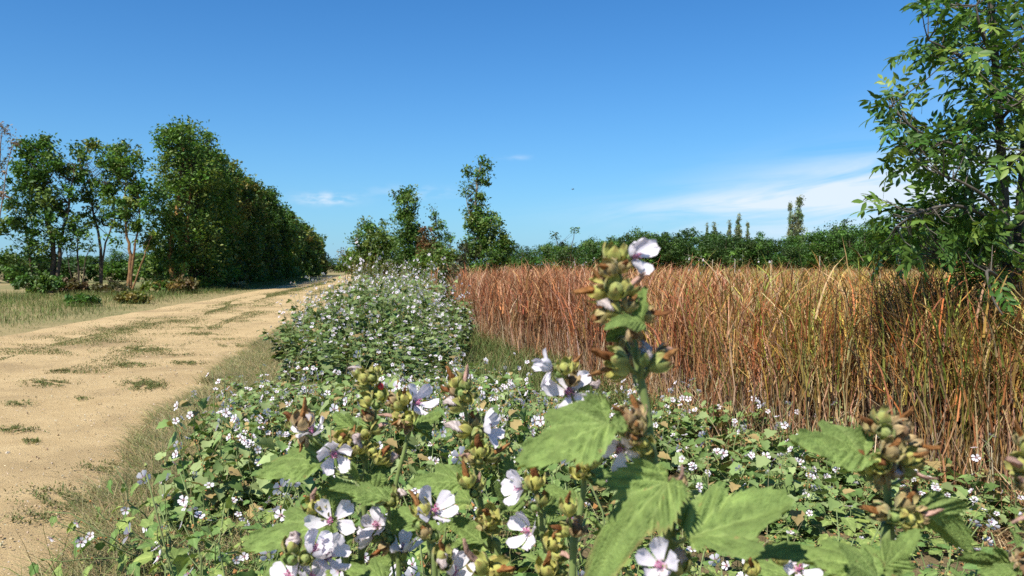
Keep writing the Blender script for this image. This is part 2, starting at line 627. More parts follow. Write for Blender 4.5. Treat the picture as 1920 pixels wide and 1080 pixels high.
# green weeds between mallows and reeds
acc = Acc()
n = 26000
d = 6.5 + RNG.rand(n) * 11
c = 0.2 + RNG.rand(n) * 2.2
k = np.array([mnoise.noise(Vector((a * 1.1, b * 1.1, 9))) for a, b in zip(c, d)]) > -0.35
c, d = c[k], d[k]; n = len(c)
g = palette([(0.085, 0.125, 0.03), (0.11, 0.14, 0.04), (0.06, 0.10, 0.022), (0.17, 0.15, 0.06)], n, RNG, 0.22)
blades(acc, pts_cd(c, d), RNG.uniform(0, 6.28, n), RNG.uniform(0.08, 0.34, n), RNG.normal(0.3, 0.35, n), RNG.normal(0.4, 0.3, n), RNG.uniform(0.006, 0.016, n), g, g * 1.15, 3)
o = obj('weed_cover', acc.build('weed_cover', M_GRASS))
tag(o, 'low green weeds and grass between the mallow clump and the reeds', 'weeds', kind='stuff')

# fine dark grass stems at the foot of the clump and between the stalks
acc = Acc()
n = 2600
d = 1.6 + RNG.rand(n) * 8.2
c = -1.5 + RNG.rand(n) * 3.2
g = palette([(0.09, 0.13, 0.03), (0.14, 0.16, 0.05), (0.26, 0.23, 0.12)], n, RNG, 0.2)
blades(acc, pts_cd(c, d), RNG.uniform(0, 6.28, n), RNG.uniform(0.25, 0.55, n), RNG.normal(0.3, 0.35, n), RNG.normal(0.4, 0.4, n), RNG.uniform(0.003, 0.006, n), g, g * 1.1, 4)
o = obj('grass_stems', acc.build('grass_stems', M_GRASS))
tag(o, 'thin green grass stems growing between the mallow plants', 'grass', kind='stuff')

# pebbles and crumbs on the sand
acc = Acc()
oct_v = np.array([(1, 0, 0), (-1, 0, 0), (0, 1, 0), (0, -1, 0), (0, 0, .7), (0, 0, -.7)], float)
oct_f = np.array([(0, 2, 4), (2, 1, 4), (1, 3, 4), (3, 0, 4), (2, 0, 5), (1, 2, 5), (3, 1, 5), (0, 3, 5)])
n = 9000
d = 2.2 + (RNG.rand(n) ** 1.7) * 13
lr = np.array([(track_left(v), track_right(v)) for v in d])
c = lr[:, 0] + (lr[:, 1] - lr[:, 0]) * (1 - RNG.rand(n) ** 1.5)
P = pts_cd(c, d); P[:, 2] = 0.034
s = np.exp(RNG.normal(-5.5, 0.5, n))
V, F, C = stamp(oct_v, oct_f, rand_rot(n, RNG, 0.6), P, s, palette([(0.5, 0.4, 0.26), (0.42, 0.31, 0.17), (0.30, 0.22, 0.13), (0.58, 0.5, 0.38)], n, RNG, 0.15))
acc.add(V, F, C)
o = obj('pebbles', acc.build('pebbles', M_STONE, smooth=False))
tag(o, 'small pale pebbles and crumbs of sand on the track', 'pebbles', kind='stuff')

# straw and twig litter on the sand and under the reeds
acc = Acc()
n = 5200
d = 2.2 + (RNG.rand(n) ** 1.5) * 14
lr = np.array([(track_left(v), track_right(v)) for v in d])
c = lr[:, 0] + (lr[:, 1] - lr[:, 0]) * (1 - RNG.rand(n) ** 1.6)
P = pts_cd(c, d); P[:, 2] = 0.036
k = np.array([mnoise.noise(Vector((x_ * 0.9, y_ * 0.9, 4))) for x_, y_ in zip(P[:, 0], P[:, 1])]) > -0.1
P = P[k]; n = len(P)
g = palette([(0.10, 0.075, 0.03), (0.16, 0.12, 0.05), (0.08, 0.08, 0.03), (0.34, 0.26, 0.14)], n, RNG, 0.2)
blades(acc, P, RNG.uniform(0, 6.28, n), RNG.uniform(0.012, 0.035, n), RNG.uniform(0.6, 2.2, n), RNG.normal(0.9, 0.3, n), RNG.uniform(0.003, 0.007, n), g, g, 2)
o = obj('track_litter', acc.build('track_litter', M_GRASS))
tag(o, 'bits of straw and dead grass strewn on the sandy track', 'litter', kind='stuff')
acc = Acc()
n = 16000
d = 3.6 + (RNG.rand(n) ** 1.3) * 15
c = np.interp(d, [2.0, 4.3, 5.5, 7.7, 13.7, 20], [3.9, 3.30, 2.55, 2.45, 1.60, 1.35]) - 0.75 + RNG.rand(n) * 1.1
P = pts_cd(c, d); P[:, 2] = 0.03
g = palette([(0.34, 0.23, 0.11), (0.24, 0.13, 0.06), (0.42, 0.32, 0.18), (0.14, 0.09, 0.045)], n, RNG, 0.2)
blades(acc, P, RNG.uniform(0, 6.28, n), RNG.uniform(0.05, 0.16, n), RNG.uniform(0.6, 2.4, n), RNG.normal(0.9, 0.4, n), RNG.uniform(0.004, 0.009, n), g, g, 2)
o = obj('reed_litter', acc.build('reed_litter', M_REED))
tag(o, 'fallen dry reed blades matted on the soil at the reed edge', 'litter', kind='stuff')

# ------------------------------------------------------------------ dry reeds
acc = Acc()


def reed_edge(d):
    return np.interp(d, [2.0, 4.3, 5.5, 7.7, 13.7, 20, 60], [3.9, 3.30, 2.55, 2.45, 1.60, 1.35, 1.2])


def reeds(n, dlo, dhi, pw, deep, wmul, hmul=1.0, lev=4):
    d = dlo + (RNG.rand(n) ** pw) * (dhi - dlo)
    e = reed_edge(d) + 0.45 * np.array([mnoise.noise(Vector((0, v * 0.8, 1))) + 0.5 * mnoise.noise(Vector((4, v * 2.3, 1))) for v in d])
    wmax = np.maximum(0.72 * d + 0.14 * d + 1.5, e + 1.2)
    c = e + RNG.rand(n) * (np.minimum(wmax, e + deep) - e)
    n = len(d)
    x = c + SH * d
    pxs = 960 + FPX * x / d
    tone = np.clip((pxs - 1000) / 650, 0, 1) + RNG.normal(0, 0.22, n)        # rust on the left, golden green on the right
    rust = palette([(0.34, 0.115, 0.042), (0.39, 0.16, 0.06), (0.25, 0.075, 0.03), (0.42, 0.23, 0.11)], n, RNG, 0.26)
    gold = palette([(0.44, 0.26, 0.065), (0.38, 0.26, 0.06), (0.29, 0.27, 0.05), (0.38, 0.13, 0.04), (0.21, 0.24, 0.04), (0.33, 0.12, 0.04)], n, RNG, 0.28)
    top = np.where((tone > 0.5)[:, None], gold, rust)
    bot = palette([(0.38, 0.25, 0.15), (0.28, 0.14, 0.07), (0.48, 0.37, 0.26), (0.18, 0.085, 0.04)], n, RNG, 0.3)
    clump = np.array([mnoise.noise(Vector((a * 0.55, b * 0.55, 3))) for a, b in zip(x, d)])
    hgt = hmul * (1.22 + 0.30 * clump + RNG.normal(0, 0.13, n))  - 0.06 * np.clip((pxs - 1300) / 500, 0, 1)
    hgt = np.where(hgt > 1.20, 1.20 + (hgt - 1.20) * 0.5, hgt)
    base = np.stack([x, d, np.full(n, 0.01)], 1)
    az_ = RNG.uniform(0, 6.28, n)
    kink = [RNG.normal(0, 0.028, (n, 3)) * [1, 1, 0.3] for _ in range(lev)]
    blades(acc, base, az_, hgt, RNG.normal(0.04, 0.10, n), RNG.normal(0.10, 0.16, n), RNG.uniform(0.006, 0.011, n) * wmul, bot, top, lev, kink)
    # arching leaves leaving the stem higher up
    for rep in range(2):
        t0 = RNG.uniform(0.35, 0.8, n)
        b2 = base.copy(); b2[:, 2] = hgt * t0
        b2[:, :2] += RNG.normal(0, 0.03, (n, 2))
        l2 = RNG.uniform(0.28, 0.62, n)
        cc = np.where((RNG.rand(n) < 0.5)[:, None], top, top * 0.5 + bot * 0.5)
        blades(acc, b2, RNG.uniform(0, 6.28, n), l2, RNG.uniform(0.05, 0.4, n), RNG.uniform(0.1, 0.85, n), RNG.uniform(0.006, 0.013, n) * wmul, cc, cc * 1.15, 4)


reeds(7000, 4.0, 20, 1.6, 1.4, 1.10, 0.98, 5)
reeds(7000, 4.0, 16, 1.3, 6.0, 1.25, 1.0, 4)
reeds(350, 4.0, 12, 1.3, 4.0, 1.2, 1.10, 5)
reeds(11000, 9, 52, 1.5, 60.0, 2.4, 0.98, 3)
# broken, bent down stems at the front
n = 3500
d = 4.0 + RNG.rand(n) ** 1.5 * 14
c = reed_edge(d) - 0.25 + RNG.rand(n) * 0.8
base = pts_cd(c, d)
cc = palette([(0.40, 0.27, 0.14), (0.30, 0.14, 0.06), (0.50, 0.38, 0.24), (0.20, 0.10, 0.05)], n, RNG, 0.2)
blades(acc, base, RNG.uniform(0, 6.28, n), RNG.uniform(0.25, 0.8, n), RNG.normal(0, 0.7, n), RNG.normal(0.2, 0.4, n), RNG.uniform(0.004, 0.009, n), cc, cc, 3)
o = obj('dry_reeds', acc.build('dry_reeds', M_REED))
tag(o, 'dense stand of rust and golden dry reeds filling the right field', 'reeds', kind='stuff')

# ------------------------------------------------------------------ trees
LEAF_V = np.array([(0, -0.5, 0), (0.27, 0.0, 0.10), (0, 0.55, -0.04), (-0.27, 0.0, 0.10)], float)
LEAF_F = np.array([(0, 1, 2), (0, 2, 3)])


def crown_points(blobs, rs, nclump, per, sig, shell=0.45):
    """leaf positions grouped in clumps inside ellipsoid blobs (cx,cy,cz,rx,ry,rz,weight)"""
    w = np.array([b[6] * b[3] * b[5] for b in blobs])
    cnt = np.maximum(2, (nclump * w / w.sum()).astype(int))
    cen = []
    for b, k in zip(blobs, cnt):
        u = rs.normal(size=(k, 3))
        u /= np.linalg.norm(u, axis=1)[:, None]
        r = shell + (1 - shell) * rs.rand(k) ** 0.6
        cen.append(np.array(b[:3]) + u * r[:, None] * np.array(b[3:6]))
    cen = np.concatenate(cen)
    m = np.maximum(3, (per * np.exp(rs.normal(0, 0.45, len(cen)))).astype(int))
    idx = np.repeat(np.arange(len(cen)), m)
    sg = sig * np.exp(rs.normal(0, 0.3, len(cen)))
    P = cen[idx] + np.clip(rs.normal(size=(len(idx), 3)), -1.7, 1.7) * sg[idx][:, None] * np.array([1, 1, 0.85])
    return cen, idx, P


def make_tree(name, label, cat, group, trunks, blobs, nclump, per, sig, lsize, cols, bark=(0.10, 0.075, 0.05), seed=0, shell=0.45,
              limb_r=0.012, jit=0.2, origin=None, limbs=1.0, clump_jit=0.18, root=None):
    """trunks: list of ([(x,y,z)...], r0, r1); blobs in world metres"""
    rs = np.random.RandomState(seed + 100)
    o0 = Vector(trunks[0][0][0]) if origin is None else Vector(origin)
    o0.z = 0
    if root is None:
        root = empty(name, o0, label, cat, group)
    ta = Acc()
    axis = []
    for pts, r0, r1 in trunks:
        P = smooth_path(pts, 5)
        P[1:-1] += rs.normal(0, r0 * 0.25, (len(P) - 2, 3)) * [1, 1, 0]
        R = np.linspace(1, 0, len(P)) ** 0.8 * (r0 - r1) + r1
        R[0] *= 1.25
        V, F = tube(P, R, 7)
        ta.add(V, F, np.array(bark) * rs.uniform(0.85, 1.15))
        axis.append(np.column_stack([P, R]))
    obj('trunk', ta.build('trunk', M_BARK, origin=o0), root)
    axis = np.concatenate(axis)
    cen, idx, P = crown_points(blobs, rs, nclump, per, sig, shell)
    ba = Acc()
    zt = np.percentile(cen[:, 2], 82)
    for q in cen[(rs.rand(len(cen)) < limbs) | (cen[:, 2] > zt)]:
        low = axis[axis[:, 2] < q[2] - 0.15 * abs(q[2] - axis[0, 2]) + 0.01]
        if not len(low):
            low = axis[:2]
        hd = np.hypot(low[:, 0] - q[0], low[:, 1] - q[1])
        j = np.argmin(np.abs((q[2] - low[:, 2]) - 0.9 * hd) + 0.25 * hd)
        s = low[j]
        mid = s[:3] * 0.5 + q * 0.5 + np.array([0, 0, -0.06 * np.linalg.norm(q - s[:3])]) + rs.normal(0, 0.05, 3) * np.linalg.norm(q - s[:3])
        r = min(s[3] * 0.6, limb_r * (0.6 + np.linalg.norm(q - s[:3]) * 0.5))
        V, F = tube(smooth_path([s[:3], mid, q], 2), np.linspace(r, r * 0.25, 5), 4, cap=False)
        ba.add(V, F, np.minimum(np.array(bark), (0.10, 0.075, 0.05)) * rs.uniform(0.6, 1.0))
    if ba.n:
        obj('branches', ba.build('branches', M_BARK, origin=o0), root)
    n = len(P)
    ccol = palette(cols, len(cen), rs, clump_jit)
    C = ccol[idx] * np.exp(rs.normal(0, jit, (n, 1)))
    V, F, Cc = stamp(LEAF_V, LEAF_F, rand_rot(n, rs, 0.25), P - np.array(o0), lsize * np.exp(rs.normal(0, 0.25, n)), C)
    obj('crown', mesh('crown', V, F, Cc, M_TREE), root)
    return root


def pb(px, py, rx, ry, D, w=1.0, depth=None):
    """blob from photo pixels at depth D"""
    p = at(px, py, D)
    s = D / FPX
    return (p.x, p.y, p.z, rx * s, (depth or max(rx, 0.35 * ry)) * s, ry * s, w)


def tp(D, *pts, dy=0.0):
    """trunk path: pixel points at depth D; the first goes down to the ground"""
    out = [at(px, py, D) for px, py in pts]
    out[0].z = -0.02
    return [tuple(p) for p in out]


G1 = [(0.065, 0.14, 0.022), (0.085, 0.17, 0.028), (0.055, 0.115, 0.02), (0.12, 0.19, 0.04)]
G2 = [(0.1, 0.185, 0.028), (0.13, 0.21, 0.035), (0.08, 0.155, 0.025), (0.17, 0.225, 0.05)]
GY_ = [(0.17, 0.19, 0.04), (0.2, 0.18, 0.045), (0.13, 0.165, 0.035), (0.24, 0.17, 0.055)]
GD = [(0.045, 0.095, 0.018), (0.06, 0.115, 0.023), (0.036, 0.075, 0.015)]

# left group beside the track
D = 40
make_tree('broadleaf_tree', 'leftmost big leafy tree with open branching crown beside the left verge', 'tree', 'left roadside trees',
          [(tp(D, (95, 545), (100, 470), (85, 400), (80, 300)), 0.16, 0.02), (tp(D, (108, 545), (112, 460), (125, 400), (140, 310)), 0.11, 0.02), (tp(D, (60, 545), (55, 470), (40, 400)), 0.07, 0.015)],
          [pb(75, 300, 45, 42, D), pb(45, 350, 40, 45, D), pb(105, 350, 45, 55, D), pb(40, 420, 38, 40, D, 0.6), pb(95, 430, 45, 40, D, 0.7), pb(60, 490, 50, 45, D, 0.75), pb(90, 272, 14, 14, D), pb(50, 270, 10, 12, D)],
          170, 50, 0.20, 0.19, G1, seed=1)
make_tree('broadleaf_tree', 'slender leaning tree with bare lower trunk right of the leftmost tree', 'tree', 'left roadside trees',
          [(tp(D + 1, (188, 548), (190, 480), (180, 420), (155, 330), (150, 290)), 0.09, 0.015), (tp(D + 1, (190, 548), (195, 470), (215, 400), (200, 320)), 0.06, 0.015)],
          [pb(140, 300, 22, 32, D + 1), pb(165, 350, 22, 30, D + 1, 0.8), pb(180, 400, 28, 26, D + 1, 0.7), pb(205, 300, 26, 32, D + 1), pb(182, 270, 10, 12, D + 1), pb(205, 340, 20, 30, D + 1, 0.8)],
          74, 46, 0.17, 0.18, G2 + G1, seed=2, limbs=0.8)
make_tree('broadleaf_tree', 'slender tree with orange brown trunk foot and airy crown', 'tree', 'left roadside trees',
          [(tp(D, (241, 545), (244, 480), (236, 420), (235, 330)), 0.11, 0.015), (tp(D, (244, 545), (252, 470), (262, 400), (250, 310)), 0.07, 0.015), (tp(D, (246, 545), (270, 480), (285, 440)), 0.05, 0.012)],
          [pb(225, 300, 26, 35, D), pb(252, 330, 24, 38, D), pb(232, 380, 32, 35, D, 0.8), pb(262, 400, 25, 35, D, 0.6), pb(215, 430, 20, 26, D, 0.6), pb(270, 450, 25, 25, D, 0.45)],
          84, 46, 0.17, 0.18, G2 + G1, bark=(0.2, 0.11, 0.05), seed=3)
make_tree('broadleaf_tree', 'small thin tree with bare twigs between leftmost and slender trees', 'tree', 'left roadside trees',
          [(tp(D, (147, 548), (146, 480), (145, 430)), 0.06, 0.012), (tp(D, (155, 548), (160, 490), (175, 450)), 0.035, 0.01), (tp(D, (140, 548), (128, 490), (122, 455)), 0.03, 0.01)],
          [pb(145, 425, 22, 22, D), pb(140, 455, 24, 14, D, 0.5), pb(172, 455, 14, 18, D, 0.15)],
          26, 30, 0.17, 0.15, G1, bark=(0.07, 0.05, 0.035), seed=4)
make_tree('bare_tree', 'dying pinkish tree cut by the left edge of the picture', 'tree', None,
          [(tp(D - 2, (-25, 548), (-20, 450), (-5, 330), (5, 245)), 0.09, 0.012), (tp(D - 2, (-22, 548), (-30, 420), (-45, 300)), 0.08, 0.012), (tp(D - 2, (-20, 548), (0, 400), (22, 270)), 0.05, 0.01)],
          [pb(5, 245, 12, 18, D - 2), pb(20, 265, 9, 18, D - 2, 0.8), pb(-5, 330, 18, 60, D - 2, 0.25), pb(-40, 300, 30, 60, D - 2, 0.4)],
          50, 16, 0.14, 0.13, [(0.30, 0.20, 0.15), (0.22, 0.16, 0.11), (0.16, 0.15, 0.07)], bark=(0.2, 0.15, 0.12), seed=5)

# hedge trees along the track
HD = [(44, 8.7, 1.75), (48, 8.2, 1.75), (52.5, 7.9, 1.8), (57, 7.5, 1.8), (62, 7.3, 1.8), (67, 7.0, 1.8), (72, 6.7, 1.8), (78, 6.4, 1.8), (84, 6.1, 1.8), (91, 5.8, 1.8), (98, 5.5, 1.8), (106, 5.2, 1.8)]
HL = ['first and tallest hedge tree facing the camera, trunk showing golden', 'second tree of the dark hedge row from the near end', 'third tree of the dark hedge row, yellowing top',
      'fourth tree of the dark hedge row from the near end', 'fifth tree of the dark hedge row from the near end', 'sixth tree of the dark hedge row, bare twigs on top',
      'seventh tree of the dark hedge row from the near end', 'eighth tree of the dark hedge row from the near end', 'ninth tree of the dark hedge row from the near end',
      'tenth tree of the dark hedge row from the near end', 'eleventh tree of the dark hedge row, last but one', 'last and farthest tree of the dark hedge row beside the track']
for i, (d, h, r) in enumerate(HD):
    c = -11.6 - 0.1 * (i % 3) + (0.0 if i else -0.2)
    x = shear(c, d)
    rs = np.random.RandomState(40 + i)
    bl = []
    for k in range(5):
        t = k / 4
        rr = r * ((1.02, 1.08, 1.05, 0.9, 0.55) if i == 0 else (1.05, 1.08, 1.06, 1.0, 0.80))[k]
        bl.append((x + rs.normal(0, 0.12), d + rs.normal(0, 0.3), h * (0.13, 0.33, 0.54, 0.74, 0.90)[k], rr, rr * 1.35, h * 0.15, (1.0, 1.0, 1.0, 1.0, 1.0)[k]))
    for k in range(4):     # uneven tops
        a = rs.uniform(-1, 1, 2)
        bl.append((x + a[0] * r * 0.7, d + a[1] * r * 0.9, h * rs.uniform(0.88, 0.97), 0.4, 0.4, 0.4, 1.3))
    cols = (G1 + G2 if i < 2 else GD + G1) + (GY_[:2] if i in (2, 3, 7, 9, 11) else [])  # greens darkened past the near end: the row's shaded face put into leaf colour
    f = d / 44.0
    make_tree('hedge_tree', HL[i], 'tree', 'hedge trees along the track',
              [([(x - 0.3, d - 1.2, -0.02), (x - 0.2, d - 1.3, h * 0.3), (x, d - 0.7, h * 0.6), (x, d, h * 0.9)], 0.17, 0.02), ([(x + 0.2, d - 1.0, -0.02), (x + 0.4, d - 0.6, h * 0.4), (x + 0.3, d + 0.3, h * 0.95)], 0.12, 0.02)],
              bl, int(430 / f ** 0.7), 48, 0.25, 0.17 * f ** 0.75, cols, bark=(0.30, 0.17, 0.06) if i == 0 else (0.10, 0.075, 0.05), seed=20 + i, shell=0.72, limbs=0.5)

# shrubs and understory on the left, behind and among the trunks
SHR = [(20, 512, 60, 38, 62, GD, 'dark bushy shrub behind the leftmost tree at the left picture edge'), (120, 515, 50, 30, 64, GD, 'dark low shrub behind the thin bare twigged tree'),
       (215, 518, 52, 26, 66, G1, 'green low shrub seen between the slender left trunks'), (300, 515, 42, 40, 50, G1 + G2, 'rounded green shrub at the foot of the first hedge tree'),
       (75, 535, 42, 22, 37, G1, 'low green shrub around the leftmost trunk foot'), (300, 545, 30, 18, 38, GY_ + G2, 'yellow green bush at the near end of the hedge'),
       (345, 540, 22, 22, 39, [(0.16, 0.10, 0.035), (0.14, 0.12, 0.04)], 'brownish bush at the near hedge foot'), (155, 572, 22, 9, 27, G1, 'small dark green bush on the left verge'),
       (250, 560, 26, 10, 29, GY_, 'small yellow green bush on the left verge near the track'), (130, 538, 34, 14, 39, [(0.10, 0.06, 0.03), (0.07, 0.06, 0.025)], 'brown weedy bush among the left trunks'),
       (210, 545, 38, 13, 38, [(0.10, 0.07, 0.03), (0.09, 0.09, 0.03)], 'brown green weeds bush under the slender trees'), (445, 540, 18, 8, 46, [(0.16, 0.18, 0.08)], 'pale small bush at the hedge foot near the track')]
for i, (px, py, rx, ry, D, cols, lab) in enumerate(SHR):
    p = at(px, py, D)
    h = max(p.z + ry * D / FPX, 0.35)
    s = D / FPX
    bl = [(p.x + k * rx * s * 0.5, p.y, h * (0.45 if k else 0.55), rx * s * 0.55, rx * s * 0.6, h * (0.42 if k else 0.5), 1) for k in (-1, 0, 1)]
    make_tree('roadside_shrub', lab, 'shrub', 'left roadside shrubs', [([(p.x, p.y, -0.02), (p.x + 0.1, p.y, h * 0.5), (p.x, p.y, h * 0.85)], 0.04, 0.01), ([(p.x + 0.15, p.y, -0.02), (p.x + rx * s * 0.4, p.y, h * 0.6)], 0.03, 0.01)],
              bl, int(26 + 60 * min(1, rx * s / 2)), 42, 0.05 + 0.05 * h, 0.075 + 0.0022 * D, cols, seed=60 + i, shell=0.5, limbs=0.5)

# far dark wood behind the left trees and at the end of the track: single trees, shared shapes
# central trees right of the track
D = 56
make_tree('broadleaf_tree', 'rounded green tree with pinkish twig tips at the far track end', 'tree', None,
          [(tp(D, (700, 522), (700, 480), (705, 440)), 0.16, 0.03), (tp(D, (704, 522), (720, 485), (730, 460)), 0.1, 0.02), (tp(D, (694, 522), (680, 490), (668, 470)), 0.09, 0.02)],
          [pb(698, 458, 44, 36, D), pb(690, 490, 50, 30, D), pb(728, 485, 32, 38, D), pb(662, 492, 22, 24, D, 0.8), pb(703, 424, 24, 10, D, 0.7)],
          190, 48, 0.22, 0.19, G2 + [(0.10, 0.14, 0.03)], seed=81)
make_tree('bare_shrub', 'grey leafless shrub at the left foot of the rounded tree', 'shrub', None,
          [(tp(D, (648, 522), (645, 490), (640, 472)), 0.04, 0.008), (tp(D, (650, 522), (655, 490), (652, 468)), 0.03, 0.008)],
          [pb(644, 478, 12, 12, D)], 40, 5, 0.16, 0.12, [(0.22, 0.18, 0.13), (0.16, 0.14, 0.08)], bark=(0.25, 0.2, 0.16), seed=82)
D = 46
make_tree('columnar_tree', 'dark green column shaped tree with leaning side twig in the centre', 'tree', None,
          [(tp(D, (775, 530), (772, 460), (765, 400), (760, 362)), 0.12, 0.02), (tp(D, (770, 530), (762, 440), (748, 385), (735, 360)), 0.05, 0.01)],
          [pb(764, 385, 18, 26, D), pb(764, 425, 23, 32, D), pb(772, 465, 30, 32, D), pb(770, 500, 34, 25, D), pb(757, 362, 7, 9, D), pb(742, 368, 8, 10, D, 0.7), pb(768, 358, 5, 7, D)],
          190, 46, 0.17, 0.15, G1 + GD[:1], seed=83, shell=0.55)
make_tree('slender_tree', 'thin upright sapling with sparse leaves right of the column tree', 'tree', None,
          [(tp(D, (828, 530), (826, 470), (818, 420), (812, 390)), 0.06, 0.012), (tp(D, (830, 530), (838, 480), (848, 445)), 0.03, 0.01)],
          [pb(813, 398, 8, 10, D), pb(820, 425, 14, 18, D), pb(826, 455, 18, 20, D), pb(845, 448, 7, 12, D, 0.6), pb(828, 480, 22, 18, D)],
          62, 26, 0.13, 0.14, G1, seed=84)
make_tree('tall_shrub', 'rusty brown tinted shrub between column tree and thin sapling', 'shrub', None,
          [(tp(D - 2, (800, 530), (800, 480), (795, 440)), 0.05, 0.01)],
          [pb(797, 445, 10, 22, D - 2), pb(803, 470, 16, 22, D - 2)], 44, 36, 0.15, 0.13, [(0.20, 0.085, 0.04), (0.15, 0.08, 0.035), (0.10, 0.10, 0.03)], seed=85)
make_tree('tall_shrub', 'yellow green bushy shrub below the thin sapling', 'shrub', None,
          [(tp(D - 5, (820, 540), (822, 500), (820, 470)), 0.05, 0.01), (tp(D - 5, (825, 540), (850, 500)), 0.04, 0.01)],
          [pb(812, 496, 30, 32, D - 5), pb(848, 500, 28, 30, D - 5), pb(830, 476, 24, 20, D - 5), pb(785, 508, 24, 26, D - 5)], 150, 44, 0.17, 0.13, G2 + [(0.16, 0.17, 0.035)], seed=86)
make_tree('tall_shrub', 'olive weedy shrub in front of the rounded tree', 'shrub', None,
          [(tp(D, (720, 530), (722, 500)), 0.05, 0.01)],
          [pb(690, 512, 30, 16, D), pb(730, 508, 26, 22, D), pb(752, 512, 20, 22, D)], 70, 44, 0.17, 0.14, [(0.13, 0.14, 0.035), (0.09, 0.12, 0.025), (0.18, 0.15, 0.05)], seed=87)
make_tree('dark_shrub', 'dark narrow shrub at the left edge of the reeds', 'shrub', None,
          [(tp(22, (845, 590), (842, 545), (838, 520)), 0.03, 0.008)],
          [pb(842, 545, 14, 30, 22), pb(838, 520, 9, 16, 22)], 50, 36, 0.10, 0.085, GD + [(0.09, 0.07, 0.03)], seed=88)
D = 38
make_tree('slender_tree', 'tallest central tree with sparse narrow leafy top above a bushy base', 'tree', None,
          [(tp(D, (905, 530), (900, 460), (893, 400), (895, 340), (905, 300)), 0.10, 0.012), (tp(D, (910, 530), (925, 460), (920, 410)), 0.08, 0.015), (tp(D, (893, 530), (890, 450), (880, 400), (872, 360)), 0.05, 0.01)],
          [pb(904, 300, 5, 7, D, 1.2), pb(913, 310, 9, 12, D), pb(878, 318, 8, 9, D), pb(900, 330, 12, 16, D), pb(908, 345, 8, 10, D), pb(872, 357, 10, 9, D, 0.9), pb(893, 375, 15, 20, D), pb(885, 410, 20, 22, D), pb(915, 420, 26, 24, D), pb(895, 450, 28, 28, D), pb(930, 455, 24, 30, D), pb(910, 488, 46, 36, D), pb(948, 472, 14, 34, D, 0.8)],
          300, 34, 0.13, 0.135, G2 + G1, bark=(0.2, 0.17, 0.13), seed=89, limbs=0.8)
make_tree('bare_shrub', 'grey twiggy shrub at the left foot of the tallest central tree', 'shrub', None,
          [(tp(D - 3, (868, 530), (872, 490), (872, 455)), 0.03, 0.008), (tp(D - 3, (865, 530), (860, 495)), 0.02, 0.006)],
          [pb(872, 470, 9, 18, D - 3, 0.8), pb(862, 500, 12, 18, D - 3)], 40, 16, 0.11, 0.11, [(0.06, 0.05, 0.03), (0.07, 0.085, 0.03)], bark=(0.09, 0.07, 0.055), seed=90)
D = 60
make_tree('tall_shrub', 'dark bushy shrub with two leafy shoots left of the tall flower stalk', 'shrub', None,
          [(tp(D, (1070, 520), (1070, 480), (1078, 430)), 0.06, 0.01), (tp(D, (1060, 520), (1050, 480), (1040, 435)), 0.05, 0.01)],
          [pb(1065, 480, 30, 26, D), pb(1090, 485, 26, 26, D), pb(1045, 490, 16, 24, D, 0.8), pb(1041, 440, 5, 9, D, 0.6), pb(1078, 436, 4, 9, D, 0.6), pb(1120, 490, 16, 24, D)],
          90, 44, 0.22, 0.17, GD + G1, seed=91)

# far trees: a few shared shapes, every tree its own object
PROTO = []
TENS = ['', '', 'twenty', 'thirty', 'forty', 'fifty']
ONES = ['', 'first', 'second', 'third', 'fourth', 'fifth', 'sixth', 'seventh', 'eighth', 'ninth', 'tenth', 'eleventh', 'twelfth', 'thirteenth', 'fourteenth', 'fifteenth', 'sixteenth', 'seventeenth', 'eighteenth', 'nineteenth']


def ordinal(n):
    if n < 20:
        return ONES[n]
    return TENS[n // 10][:-1] + 'ieth' if n % 10 == 0 else TENS[n // 10] + '-' + ONES[n % 10]


def number_shared_labels():
    """things that share a label are told apart by row (near to far) and place from the left as the camera sees them"""
    sets = {}
    for o in COL.objects:
        if o.parent is None and o.get('label') and o.get('category'):
            sets.setdefault(o['label'], []).append(o)
    names = ['front', 'second', 'third', 'fourth', 'fifth', 'sixth', 'seventh', 'eighth']
    for lab, os_ in sets.items():
        if len(os_) < 2:
            continue
        os_.sort(key=lambda o: o.location.y)
        k = max(1, round(len(os_) / 12))
        for i in range(k):
            part = os_[len(os_) * i // k: len(os_) * (i + 1) // k]
            part.sort(key=lambda o: o.location.x / max(o.location.y, 0.1))
            row = '' if k == 1 else ' in the back row' if i == k - 1 else ' in the %s row' % names[i]
            for j, o in enumerate(part):
                o['label'] = '%s, %s from left%s' % (lab, ordinal(j + 1), row)


